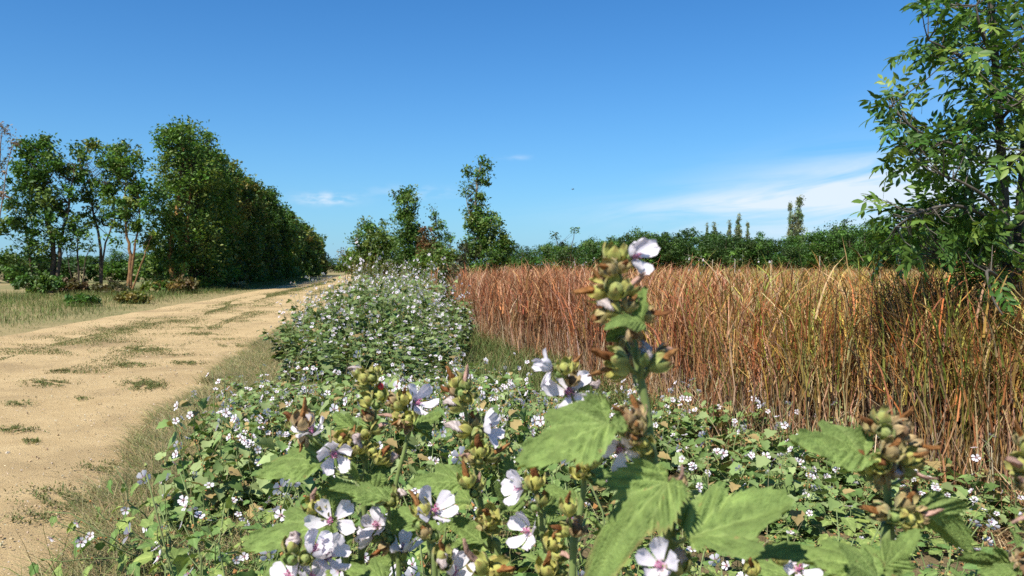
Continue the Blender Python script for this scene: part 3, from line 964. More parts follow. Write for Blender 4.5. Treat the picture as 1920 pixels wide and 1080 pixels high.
def far_proto(kind, seed):
    rs = np.random.RandomState(seed)
    if kind == 'poplar':
        bl = [(rs.normal(0, 0.1), 0, 0.14 + 0.17 * k, 0.55 * (0.6, 0.9, 1.0, 0.85, 0.5)[k], 0.5 * (0.6, 0.9, 1, 0.8, 0.5)[k], 0.14, 1) for k in range(5)]
        bl = [(b[0] * 0.13, 0, b[2] + 0.05, b[3] * 0.17, b[4] * 0.17, b[5], 1) for b in bl]
        tr = [([(0, 0, 0), (0, 0, 0.5), (0, 0, 0.95)], 0.014, 0.003)]
        ncl, per, sg, ls = 90, 34, 0.026, 0.03
        cols = [(0.19, 0.22, 0.11), (0.24, 0.26, 0.14), (0.15, 0.19, 0.09)]
    else:
        bl = []
        for k in range(7):
            a = rs.uniform(0, 6.28)
            q = rs.uniform(0.1, 0.34)
            bl.append((math.cos(a) * q, math.sin(a) * q, rs.uniform(0.25, 0.80), rs.uniform(0.2, 0.3), rs.uniform(0.2, 0.3), rs.uniform(0.16, 0.22), 1))
        bl += [(0, 0, 0.3, 0.42, 0.42, 0.26, 1.2)]
        tr = [([(0, 0, 0), (0.02, 0, 0.3), (0, 0, 0.75)], 0.025, 0.005)]
        ncl, per, sg, ls = 150, 34, 0.05, 0.045
        cols = [GD, GD + G1[:2], G1, GD + G2[:1]][seed % 4]
    root = make_tree('far_tree', 'far tree', 'tree', 'far', tr, bl, ncl, per, sg, ls, cols, seed=seed, limbs=0.3, limb_r=0.004, jit=0.2, clump_jit=0.22)
    kids = [(c.name.split('.')[0], c.data) for c in root.children]
    for c in list(root.children):
        bpy.data.objects.remove(c)
    bpy.data.objects.remove(root)
    return kids


ROUND = [far_proto('round', 200 + k) for k in range(8)]
POP = [far_proto('poplar', 300 + k) for k in range(2)]


def far_tree(kids, px, topy, D, width_px, name, label, group, rot=0.0):
    h = (CAM_H + (497 - topy) / FPX * D) * 1.30
    x = (px - 960) / FPX * D
    r = empty(name, (x, D, 0), label, 'tree', group)
    wd = width_px / FPX * D
    r.scale = (wd, wd, h)
    r.rotation_euler = (0, 0, rot)
    for nm, me in kids:
        obj(nm, me, r)
    return r


rs = np.random.RandomState(11)
GL = 'rounded tree of the far line behind the reeds'
for row, (D0, tops) in enumerate(((165, 1), (190, 0))):
    px = 1120 + row * 22
    while px < 1990:
        top = np.interp(px, [1120, 1180, 1260, 1340, 1400, 1460, 1520, 1600, 1700, 1800, 1990], [462, 448, 440, 444, 452, 452, 440, 432, 428, 425, 420]) + rs.normal(0, 6) + (9 if tops else 0)
        far_tree(ROUND[rs.randint(4) if px < 1380 else rs.randint(8)], px, top, D0 + rs.uniform(-8, 8), rs.uniform(70, 100), 'far_tree', GL if tops else 'taller tree at the back of the far line', 'far tree line', rs.uniform(0, 6.28))
        px += rs.uniform(26, 46)
for px in np.arange(955, 1130, 27):
    far_tree(ROUND[rs.randint(4)], px + rs.normal(0, 4), np.interp(px, [955, 1130], [474, 456]) + rs.normal(0, 4), 150 + rs.uniform(-8, 8), rs.uniform(50, 70), 'far_tree', 'low far tree right of the central trees', 'low far trees')
for px, top, w, lab in ((1497, 402, 22, 'tallest silvery poplar rising above the far tree line'), (1481, 410, 13, 'thin silvery poplar just left of the tallest poplar'), (1384, 425, 15, 'middle silvery poplar of the far group of three'),
                        (1367, 434, 11, 'left silvery poplar of the far group of three'), (1401, 438, 10, 'right silvery poplar of the far group of three'), (1339, 437, 13, 'lone small silvery poplar left of the group of three'), (1325, 438, 8, 'smallest silvery poplar at the left end of the far poplars')):
    far_tree(POP[rs.randint(2)], px, top, 230, w * 5.0, 'poplar_tree', lab, 'far silvery poplars', rs.uniform(0, 6))
for px, top, w in ((612, 488, 46), (640, 494, 44), (664, 490, 50), (590, 496, 40)):
    far_tree(ROUND[rs.randint(8)], px, top, 150, w, 'far_tree', 'distant tree closing the end of the track', 'trees at the track end', rs.uniform(0, 6))
for px in np.arange(-60, 330, 30):
    far_tree(ROUND[rs.randint(4)], px + rs.normal(0, 5), 484 + rs.normal(0, 4), 140 + rs.uniform(-10, 10), 66, 'far_tree', 'dark distant tree behind the left trunks', 'distant trees behind the left group', rs.uniform(0, 6))

# thin stakes standing in the reed field
for px, top, D, lab in ((1335, 487, 26, 'thin grey stake above the reeds, leftmost of four'), (1377, 486, 26, 'thin brown stake above the reeds, second from left'), (1446, 488, 27, 'thin grey stake above the reeds, third from left'), (1536, 480, 24, 'thin pale stake above the reeds, rightmost and tallest')):
    p = at(px, top, D)
    V, F = tube([(p.x, p.y, -0.05), (p.x + 0.01, p.y, p.z * 0.5), (p.x + 0.02, p.y, p.z)], [0.014, 0.013, 0.011], 6)
    a = Acc(); a.add(V, F, np.array((0.30, 0.25, 0.19)))
    tag(obj('garden_stake', a.build('garden_stake', M_BARK)), lab, 'stake', 'stakes in the reed field')

# ------------------------------------------------------------------ ash tree on the right
DA = 4.8


def ash_leaf_mesh(seed, pairs):
    rs = np.random.RandomState(seed)
    a = Acc()
    # rachis along +Y, length 1
    P = np.array([(0, t, -0.10 * t * t + 0.02 * math.sin(3 * t)) for t in np.linspace(0, 1, 6)])
    V, F = tube(P, np.linspace(0.008, 0.004, 6), 4, cap=False)
    a.add(V, F, (0.9, 1.0, 0.6))
    L = np.array([(0, 0, 0), (0.13, 0.22, 0.035), (0.195, 0.46, 0.05), (0.12, 0.78, 0.025), (0, 1.0, -0.06), (-0.12, 0.78, 0.025), (-0.195, 0.46, 0.05), (-0.13, 0.22, 0.035), (0, 0.35, 0), (0, 0.7, -0.01)])
    LF = np.array([(0, 1, 8), (1, 2, 8), (2, 9, 8), (2, 3, 9), (3, 4, 9), (0, 8, 7), (7, 8, 6), (6, 8, 9), (6, 9, 5), (5, 9, 4)])
    for i in range(pairs):
        t = 0.28 + 0.62 * i / max(pairs - 1, 1)
        for s in (-1, 1):
            ang = s * rad(rs.uniform(42, 66))
            M = Matrix.Rotation(-ang, 3, 'Z') @ Matrix.Rotation(rad(rs.normal(-18, 16)), 3, 'X') @ Matrix.Rotation(rad(rs.normal(0, 22)), 3, 'Y')
            q = L @ np.array(M).T * rs.uniform(0.36, 0.47) + np.array([0, t, -0.10 * t * t])
            a.add(q, LF, np.full(3, rs.uniform(0.85, 1.15)))
    M = Matrix.Rotation(rad(-20), 3, 'X')
    a.add(L @ np.array(M).T * 0.46 + np.array([0, 1, -0.1]), LF, np.full(3, 1.05))
    return a


def tint_mesh(acc_, name, mat, col):
    me = acc_.build(name, mat)
    at_ = me.color_attributes['col']
    n = len(me.vertices)
    buf = np.zeros(n * 4, dtype=np.float32)
    at_.data.foreach_get('color', buf)
    buf = buf.reshape(-1, 4)
    buf[:, :3] *= col
    at_.data.foreach_set('color', buf.ravel())
    return me


ASHC = [(0.069, 0.169, 0.024), (0.083, 0.161, 0.032), (0.105, 0.195, 0.037), (0.143, 0.237, 0.043), (0.067, 0.135, 0.029), (0.224, 0.312, 0.064)]
ASH = []
for k in range(5):
    for ci, cc in enumerate(ASHC):
        ASH.append((ci, tint_mesh(ash_leaf_mesh(k, (3, 4, 4, 5, 3)[k]), 'ash_leaf', M_ASH, cc)))
ash_base = at(1895, 700, DA); ash_base.z = 0
ash = empty('ash_tree', ash_base, 'young ash tree with glossy compound leaves cut by the right picture edge', 'tree')
ASHB = (0.085, 0.075, 0.06)


def limb(path, r0, r1, nm='branch', n=7):
    P = smooth_path(path, 4)
    V, F = tube(P, np.linspace(r0, r1, len(P)), n)
    a = Acc(); a.add(V, F, np.array(ASHB))
    obj(nm, a.build(nm, M_BARK, origin=ash_base), ash)
    return P


skel = []
tr = [at(px, py, DA) for px, py in ((1897, 700), (1893, 560), (1884, 420), (1880, 330), (1872, 200), (1862, 60), (1850, -80), (1845, -180))]
tr.insert(0, Vector((ash_base.x, ash_base.y, -0.03)))
skel.append(limb(tr, 0.042, 0.012, 'trunk', 9))
tr2 = [at(px, py, DA + 0.15) for px, py in ((1905, 560), (1912, 400), (1918, 320), (1925, 200), (1950, 40), (1975, -120))]
tr2.insert(0, Vector((ash_base.x + 0.05, ash_base.y + 0.12, -0.03)))
skel.append(limb(tr2, 0.035, 0.012, 'trunk', 8))
BR = [[(1878, 330, 0), (1850, 300, -.1), (1790, 272, -.2), (1720, 245, -.25), (1668, 200, -.3)],
      [(1876, 270, 0), (1840, 240, .1), (1790, 225, .2), (1740, 240, .25)],
      [(1870, 190, 0), (1840, 140, -.1), (1790, 100, -.2), (1740, 75, -.2)],
      [(1864, 110, 0), (1830, 40, .1), (1770, 5, .1), (1735, 0, .1)],
      [(1884, 440, 0), (1840, 400, -.2), (1780, 385, -.3), (1720, 400, -.35), (1680, 425, -.4)],
      [(1888, 480, 0), (1840, 460, .1), (1770, 450, .2), (1710, 440, .3), (1665, 395, .3)],
      [(1884, 430, 0), (1860, 380, -.3), (1810, 345, -.4), (1770, 330, -.4)],
      [(1893, 560, 0), (1870, 520, -.35), (1850, 510, -.5), (1862, 560, -.55), (1880, 590, -.6)],
      [(1890, 520, 0), (1840, 500, -.1), (1780, 480, -.1)],
      [(1866, 150, 0), (1900, 90, -.3), (1940, 60, -.4)], [(1872, 230, 0), (1900, 200, -.35), (1950, 170, -.5)],
      [(1880, 330, 0), (1910, 290, -.4), (1960, 270, -.6)], [(1886, 440, 0), (1915, 400, -.4), (1965, 380, -.5)],
      [(1890, 500, 0), (1920, 480, -.4), (1970, 480, -.6)], [(1866, 120, 0), (1840, 60, -.3), (1830, 10, -.35)],
      [(1925, 200, .15), (1980, 150, .3), (2040, 120, .4)], [(1918, 320, .15), (1990, 290, .3), (2060, 280, .3)], [(1912, 420, .15), (1990, 420, .2), (2050, 440, .2)]]
for b in BR:
    skel.append(limb([at(px, py, DA + dz) for px, py, dz in b], 0.013, 0.004))
SK = np.concatenate(skel)
# sprays of leaves: centre px, radii px, count
SPR = [(1668, 185, 26, 24, 7), (1700, 235, 34, 34, 13), (1760, 265, 40, 34, 20), (1700, 285, 26, 26, 7), (1820, 270, 36, 40, 18), (1790, 310, 40, 20, 9), (1750, 90, 36, 22, 11), (1800, 85, 36, 34, 14),
       (1760, 8, 34, 18, 12), (1830, 30, 40, 40, 18), (1840, 130, 38, 50, 20), (1850, 210, 36, 45, 18), (1890, 60, 40, 60, 22), (1895, 180, 34, 60, 20), (1900, 290, 30, 40, 16), (1890, 330, 30, 24, 8),
       (1665, 390, 22, 22, 5), (1720, 400, 34, 26, 14), (1770, 395, 40, 32, 18), (1830, 395, 40, 30, 18), (1800, 450, 50, 34, 22), (1720, 450, 34, 30, 12), (1870, 450, 36, 36, 18), (1850, 510, 34, 30, 12), (1890, 520, 32, 40, 12),
       (1880, 585, 26, 22, 5), (1800, 340, 30, 16, 4), (1680, 470, 30, 26, 5), (1940, 100, 40, 120, 18), (1950, 400, 40, 160, 22), (2010, 250, 50, 160, 18), (1900, -70, 70, 50, 16)]
rs = np.random.RandomState(5)
ta = Acc()
cnt = 0
extra = Acc()
for px, py, rx, ry, n in SPR:
    for k in range(int(n * 1.85)):
        p = np.array(at(px + np.clip(rs.normal(0, 0.5), -1, 1) * rx, py + np.clip(rs.normal(0, 0.5), -1, 1) * ry, DA + rs.normal(-0.05, 0.22)))
        dd = np.linalg.norm(SK - p, axis=1) + 0.6 * np.maximum(0, SK[:, 2] - p[2] + 0.02)
        s = SK[np.argmin(dd)]
        v = p - s
        L = np.linalg.norm(v)
        if L > 0.14:        # twig to the leaf foot
            V, F = tube([s, s * 0.5 + p * 0.5 + [0, 0, -0.02], p - v / L * 0.02], [0.004, 0.003, 0.002], 4, cap=False)
            ta.add(V, F, np.array(ASHB) * 1.3)
        y = Vector(v / max(L, 1e-4)) * 0.9 + Vector(rs.normal(0, 0.55, 3)) + Vector((0, -0.1, -0.12))
        y.normalize()
        z = (Vector((0, 0, 1)) + Vector(rs.normal(0, 0.45, 3))).normalized()
        x = y.cross(z).normalized()
        z = x.cross(y)
        size = rs.uniform(0.125, 0.18)
        ci, me = ASH[rs.randint(len(ASH))]
        if ci == 5 and rs.rand() < 0.5:
            ci, me = ASH[rs.randint(len(ASH))]
        M = Matrix((x, y, z)).transposed().to_4x4() @ Matrix.Scale(size, 4)
        M.translation = Vector(p) - ash_base
        cnt += 1
        if cnt <= 300:
            obj('leaf', me, ash, mat4=M)
        else:
            nv = len(me.vertices)
            co = np.zeros(nv * 3, dtype=np.float32); me.vertices.foreach_get('co', co)
            cl = np.zeros(nv * 4, dtype=np.float32); me.color_attributes['col'].data.foreach_get('color', cl)
            fi = np.zeros(len(me.loops), dtype=np.int32); me.loops.foreach_get('vertex_index', fi)
            M3 = np.array(M)[:3, :]
            extra.add(co.reshape(-1, 3) @ M3[:, :3].T + M3[:, 3], fi.reshape(-1, 3), cl.reshape(-1, 4)[:, :3])
tag(obj('twigs', ta.build('twigs', M_BARK, origin=ash_base), ash), kind='stuff')
if extra.n:
    tag(obj('leaves', extra.build('leaves', M_ASH), ash), kind='stuff')

# dark twiggy bush at the foot of the ash
tb = Acc()
bb = at(1765, 560, 5.0); bb.z = 0
rs = np.random.RandomState(9)
for k in range(210):
    p = np.array(bb) + np.array([rs.normal(0, 0.17), rs.normal(0, 0.15), 0.0])
    q = p + np.array([rs.normal(0, 0.16), rs.normal(0, 0.14), rs.uniform(0.95, 1.40)])
    m_ = (p + q) / 2 + rs.normal(0, 0.06, 3)
    V, F = tube([p, m_, q], [0.005, 0.004, 0.002], 4, cap=False)
    tb.add(V, F, np.array((0.055, 0.032, 0.02)) * rs.uniform(0.7, 1.4))
    for j in range(3):
        s = m_ + (q - m_) * rs.rand()
        e = s + rs.normal(0, 0.12, 3) + [0, 0, 0.1]
        V, F = tube([s, e], [0.0025, 0.0015], 3, cap=False)
        tb.add(V, F, np.array((0.06, 0.035, 0.022)))
tw = empty('twiggy_bush', bb, 'dark brown leafless twiggy bush standing in the reeds beside the ash', 'bush')
tag(obj('twigs', tb.build('twigs', M_BARK, origin=bb), tw), kind='stuff')

# ------------------------------------------------------------------ mallow building blocks
def leaf_outline(th):
    """radius of a three-lobed toothed mallow leaf around its foot; th = 0 is the tip"""
    a = abs(th)
    r = 1.03 * math.exp(-(a / 0.44) ** 2) + 0.50 * math.exp(-((a - 0.80) / 0.32) ** 2) + 0.27 * math.exp(-((a - 1.45) / 0.50) ** 2) + 0.10
    return r


def hi_leaf(seed, curl=0.25, fold=0.25, burnt=0.0, twist=0.0, nr=16, nth=96):
    rs = np.random.RandomState(seed)
    V, C = [], []
    T = np.linspace(-2.35, 2.35, nth)
    ph = rs.uniform(0, 6.28, 4)
    for i in range(nr + 1):
        f = i / nr
        for j, th in enumerate(T):
            tooth = (0.036 + 0.02 * math.sin(th * 3 + ph[0]) + 0.012 * math.sin(th * 23)) * (1 if j % 2 else -1) * max(0, (f - 0.75) / 0.25)
            r = leaf_outline(th) * (1 + 0.07 * math.sin(th * 5 + ph[1])) / 1.13
            rr = f * (r + tooth * 0.8)
            x, y = math.sin(th) * rr, math.cos(th) * rr
            # main veins at 0, +-0.5, +-1.0, +-1.7 rad: pleats between them
            dv = min(abs(abs(th) - q) for q in (0, 0.50, 1.02, 1.72))
            vein = math.exp(-(dv * max(rr, 0.08) / 0.014) ** 2)
            s = (y - 0.75 * abs(x)) * 9.0
            sv = abs((s % 1.0) - 0.5) * 2
            pleat = -0.028 * abs(math.sin(math.pi * min(dv / 0.26, 1.0) * 0.5)) * 0 + 0.06 * math.sin(min(dv, 0.26) / 0.26 * math.pi * 0.5) * f
            z = pleat + 0.05 * (1 - sv) * min(1, f * 2)
            z += fold * abs(x) * 0.6 - curl * (max(y, 0) ** 2) - 0.30 * curl * x * x * 2
            z += 0.06 * math.sin(4.5 * x + ph[2]) * f * f + 0.05 * math.sin(5.5 * y + ph[3]) * f * f
            z += twist * x * y
            V.append((x, y, z))
            c = np.array((0.178, 0.25, 0.068))
            c = c * (1 + 0.10 * math.sin(th * 2 + ph[0]))
            c = c * (1 - 0.06 * (1 - sv)) + np.array((0.10, 0.11, 0.045)) * (0.8 * vein + 0.5 * max(0, 1 - (1 - sv) * 6))
            c = c * (1 + rs.normal(0, 0.05))
            b = max(0.0, (f - 0.90) / 0.10) * burnt * max(0, math.sin(th * 1.3 + ph[1])) ** 2
            if rs.rand() < 0.004 and 0.3 < f < 0.9:
                b = 0.7
            c = c * (1 - b) + np.array((0.34, 0.21, 0.09)) * b
            C.append(c)
    F = []
    for i in range(nr):
        for j in range(nth - 1):
            a = i * nth + j
            if i:
                F.append((a, a + nth, a + 1))
            F.append((a + 1, a + nth, a + nth + 1))
    return np.array(V), np.array(F), np.array(C)


def mk_hi(seed, **k):
    V, F, C = hi_leaf(seed, **k)
    return mesh('mallow_leaf', V, F, C, M_MALLOW)


HI = [mk_hi(1, curl=0.15, fold=0.18), mk_hi(2, curl=0.3, fold=0.05), mk_hi(3, curl=0.10, fold=0.35, burnt=1.0), mk_hi(4, curl=0.35, fold=-0.15, twist=0.2),
      mk_hi(5, curl=0.05, fold=0.55, twist=-0.2), mk_hi(6, curl=0.45, fold=0.3, burnt=0.6)]


def mid_leaf(seed, curl, fold):
    V, F, C = hi_leaf(seed, curl=curl, fold=fold, nr=3, nth=23)
    return V, F, C


MIDT = [mid_leaf(11, 0.25, 0.2), mid_leaf(12, 0.4, 0.4), mid_leaf(13, 0.1, 0.1), mid_leaf(14, 0.3, -0.15)]
LEAFC = [(0.92, 0.95, 0.95), (1.10, 1.05, 1.0), (0.75, 0.86, 0.82), (1.22, 1.12, 1.0), (0.66, 0.82, 0.75)]
MID = []
for V, F, C in MIDT:
    for cc in LEAFC:
        MID.append(mesh('mallow_leaf', V, F, C * np.array(cc), M_MALLOW_FAR))


def lowleaf():
    V = np.array([(0, 0, 0), (0.34, -0.06, 0.06), (0.50, 0.22, 0.10), (0.33, 0.40, 0.05), (0.40, 0.58, 0.04), (0.16, 0.80, -0.06), (0, 1.0, -0.18),
                  (-0.16, 0.80, -0.06), (-0.40, 0.58, 0.04), (-0.33, 0.40, 0.05), (-0.50, 0.22, 0.10), (-0.34, -0.06, 0.06), (0, 0.42, -0.03)], float)
    F = np.array([(0, 1, 12), (1, 2, 12), (2, 3, 12), (3, 4, 12), (4, 5, 12), (5, 6, 12), (6, 7, 12), (7, 8, 12), (8, 9, 12), (9, 10, 12), (10, 11, 12), (11, 0, 12)])
    return V, F


LOWV, LOWF = lowleaf()


def petal_mesh(seed, w=0.27, cup=0.25, curl=0.15, name='petal'):
    rs = np.random.RandomState(seed)
    V, C, F = [], [], []
    nu, nv = 7, 7
    ph = rs.uniform(0, 6)
    for i in range(nu):
        t = i / (nu - 1)
        wid = w * (0.24 + 1.0 * math.sin(min(t * 1.12, 1.0) * math.pi / 2) ** 1.6) * (1 if t < 0.8 else math.sqrt(max(0.0, 1 - ((t - 0.8) / 0.235) ** 2)))
        for j in range(nv):
            s = j / (nv - 1) * 2 - 1
            notch = -0.06 * math.exp(-(s / 0.22) ** 2) * max(0, t - 0.7) / 0.3
            x = s * wid
            y = t * (1.0 - 0.05 * s * s) + notch
            z = cup * s * s * 0.35 * t + curl * t * t + 0.045 * math.sin(6 * s + ph) * t * t + 0.05 * math.sin(5 * t + ph) + 0.03 * math.cos(11 * s) * t * t
            V.append((x, y, z))
            k = math.exp(-(t / 0.13) ** 2)
            vein = 0.5 + 0.5 * math.cos(s * 11)
            c = np.array((0.80, 0.745, 0.79)) * (1 - 0.03 * vein * (1 - t))
            c = c * (1 - 0.8 * k) + np.array((0.50, 0.10, 0.25)) * 0.8 * k
            C.append(c)
    for i in range(nu - 1):
        for j in range(nv - 1):
            a = i * nv + j
            F += [(a, a + 1, a + nv + 1), (a, a + nv + 1, a + nv)]
    return mesh(name, V, F, C, M_PETAL)


PET = [petal_mesh(1), petal_mesh(2, 0.25, 0.4, 0.25), petal_mesh(3, 0.30, 0.15, 0.05), petal_mesh(4, 0.24, 0.5, -0.12), petal_mesh(5, 0.28, 0.3, 0.35)]


def stamen_mesh():
    a = Acc()
    rs = np.random.RandomState(2)
    V, F = tube([(0, 0, 0), (0, 0, 0.15), (0, 0, 0.34)], [0.05, 0.035, 0.03], 6)
    a.add(V, F, (0.62, 0.34, 0.45))
    n = 34
    th = rs.uniform(0, 6.28, n); zz = rs.uniform(0.12, 0.42, n); r = rs.uniform(0.05, 0.13, n)
    P = np.stack([np.cos(th) * r, np.sin(th) * r, zz], 1)
    V, F, C = stamp(oct_v, oct_f, rand_rot(n, rs), P, np.full(n, 0.034), palette([(0.52, 0.10, 0.26), (0.62, 0.24, 0.38), (0.42, 0.06, 0.20)], n, rs, 0.1))
    a.add(V, F, C)
    return a.build('stamens', M_CAPS)


STAM = stamen_mesh()


def sepals(a, n, L, w, open_, z0, r0, col, rs, tipcurl=0.0):
    """pointed sepals around the z axis"""
    for k in range(n):
        th = 2 * math.pi * k / n + rs.normal(0, 0.08)
        V = []
        for i in range(6):
            t = i / 5
            rr = r0 * (1 - t) + 0.001 + open_ * L * math.sin(t * math.pi * 0.62 + 0.25) + tipcurl * t * t
            z = z0 + L * t * (1 - 0.25 * open_)
            ww = w * math.sin(math.pi * (0.15 + 0.85 * t)) ** 0.8 if t < 1 else 0.0
            for s in (-1, 0, 1):
                V.append((rr * (1 - 0.12 * abs(s)), s * ww, z + 0.06 * abs(s) * ww))
        V = np.array(V)
        R = np.array([[math.cos(th), -math.sin(th), 0], [math.sin(th), math.cos(th), 0], [0, 0, 1]])
        F = []
        for i in range(5):
            for j in range(2):
                q = i * 3 + j
                F += [(q, q + 1, q + 4), (q, q + 4, q + 3)]
        cc = np.array(col) * rs.uniform(0.85, 1.15)
        C = np.tile(cc, (18, 1)); C[::3] *= 1.25; C[2::3] *= 1.25; C[1::3] *= 0.72
        C[13:] = C[13:] * 0.5 + np.array((0.22, 0.11, 0.04)) * 0.5
        a.add(V @ R.T, F, C)


def capsule_mesh(seed, col, open_=0.42, ball=True, ballcol=None):
    """a mallow calyx with pointed sepals over a lobed ball, unit radius about 0.5, foot at the origin, opening along +Z"""
    rs = np.random.RandomState(seed)
    a = Acc()
    if ball:
        V, F, nu, nv = [], [], 8, 20
        for i in range(nu + 1):
            ph = math.pi * i / nu
            for j in range(nv):
                th = 2 * math.pi * j / nv
                r = 0.28 * (1 + 0.14 * abs(math.cos(2.5 * th)) * math.sin(ph))
                V.append((r * math.sin(ph) * math.cos(th), r * math.sin(ph) * math.sin(th), 0.42 - 0.40 * math.cos(ph) * 0.95))
        for i in range(nu):
            for j in range(nv):
                p, q = i * nv + j, i * nv + (j + 1) % nv
                F += [(p, q, q + nv), (p, q + nv, p + nv)]
        a.add(V, F, np.array(ballcol if ballcol is not None else col))
    sepals(a, 5, 1.08, 0.27, open_ * 1.05, 0.02, 0.10, col, rs, 0.10)
    sepals(a, 8, 0.55, 0.09, open_ + 0.12, -0.04, 0.08, np.array(col) * 0.85, rs, 0.08)
    return a.build('seed_capsule', M_CAPS)


CAPG = (0.32, 0.34, 0.10)
CAPC = {'g': [capsule_mesh(1, CAPG), capsule_mesh(2, (0.28, 0.32, 0.10), 0.36), capsule_mesh(3, (0.37, 0.36, 0.10), 0.48)],
        'd': [capsule_mesh(4, (0.38, 0.32, 0.14), 0.42, ballcol=(0.30, 0.22, 0.10)), capsule_mesh(5, (0.42, 0.31, 0.16), 0.5, ballcol=(0.20, 0.12, 0.06))],
        'y': [capsule_mesh(6, (0.44, 0.42, 0.11), 0.46), capsule_mesh(7, (0.40, 0.41, 0.11), 0.40)],
        'b': [capsule_mesh(8, (0.25, 0.33, 0.10), 0.30), capsule_mesh(9, (0.22, 0.30, 0.09), 0.28)]}


def wisp_mesh(seed, col, w=0.20, L=1.0, name='dried_petals'):
    """a furled, shrivelled corolla along +Z"""
    rs = np.random.RandomState(seed)
    ph = rs.uniform(0, 6, 4)
    V, F, C = [], [], []
    nu, nv = 9, 12
    for i in range(nu):
        t = i / (nu - 1)
        r0 = w * (0.55 + 0.75 * math.sin(math.pi * min(1, t * 0.9 + 0.06)) ** 0.8) * (1 - 0.35 * t)
        cx = 0.26 * math.sin(t * 2.4 + ph[0]) * t
        cy = 0.26 * math.cos(t * 2.8 + ph[1]) * t
        for j in range(nv):
            th = 2 * math.pi * j / nv + t * 1.3
            r = r0 * (1 + 0.42 * math.sin(3 * th + ph[2] + 3 * t) + rs.normal(0, 0.16))
            V.append((cx + r * math.cos(th), cy + 0.75 * r * math.sin(th), t * L + (rs.normal(0, 0.05) if i == nu - 1 else 0)))
            C.append((np.array(col) * (1 - 0.5 * t) + np.array((0.30, 0.17, 0.08)) * 0.4 * t) * rs.uniform(0.55, 1.4))
    for i in range(nu - 1):
        for j in range(nv):
            p, q = i * nv + j, i * nv + (j + 1) % nv
            F += [(p, q, q + nv), (p, q + nv, p + nv)]
    V.append((cx, cy, L * 0.98)); C.append(np.array(col) * 0.6)
    for j in range(nv):
        F.append(((nu - 1) * nv + j, (nu - 1) * nv + (j + 1) % nv, len(V) - 1))
    return mesh(name, V, F, C, M_DRY)


WISP = {'o': [wisp_mesh(1, (0.36, 0.15, 0.045)), wisp_mesh(2, (0.42, 0.20, 0.07), 0.17), wisp_mesh(3, (0.28, 0.10, 0.035), 0.22)],
        'p': [wisp_mesh(4, (0.62, 0.40, 0.33), 0.20), wisp_mesh(5, (0.55, 0.36, 0.30), 0.18)],
        'w': [wisp_mesh(6, (0.74, 0.66, 0.66), 0.27, 0.9, 'bud_petals'), wisp_mesh(7, (0.72, 0.62, 0.63), 0.25, 0.9, 'bud_petals')]}


def frame(z, roll=0.0):
    z = Vector(z).normalized()
    ref = Vector((0, 0, 1)) if abs(z.z) < 0.9 else Vector((1, 0, 0))
    x = ref.cross(z).normalized()
    y = z.cross(x)
    M = Matrix((x, y, z)).transposed().to_4x4()
    return M @ Matrix.Rotation(roll, 4, 'Z')


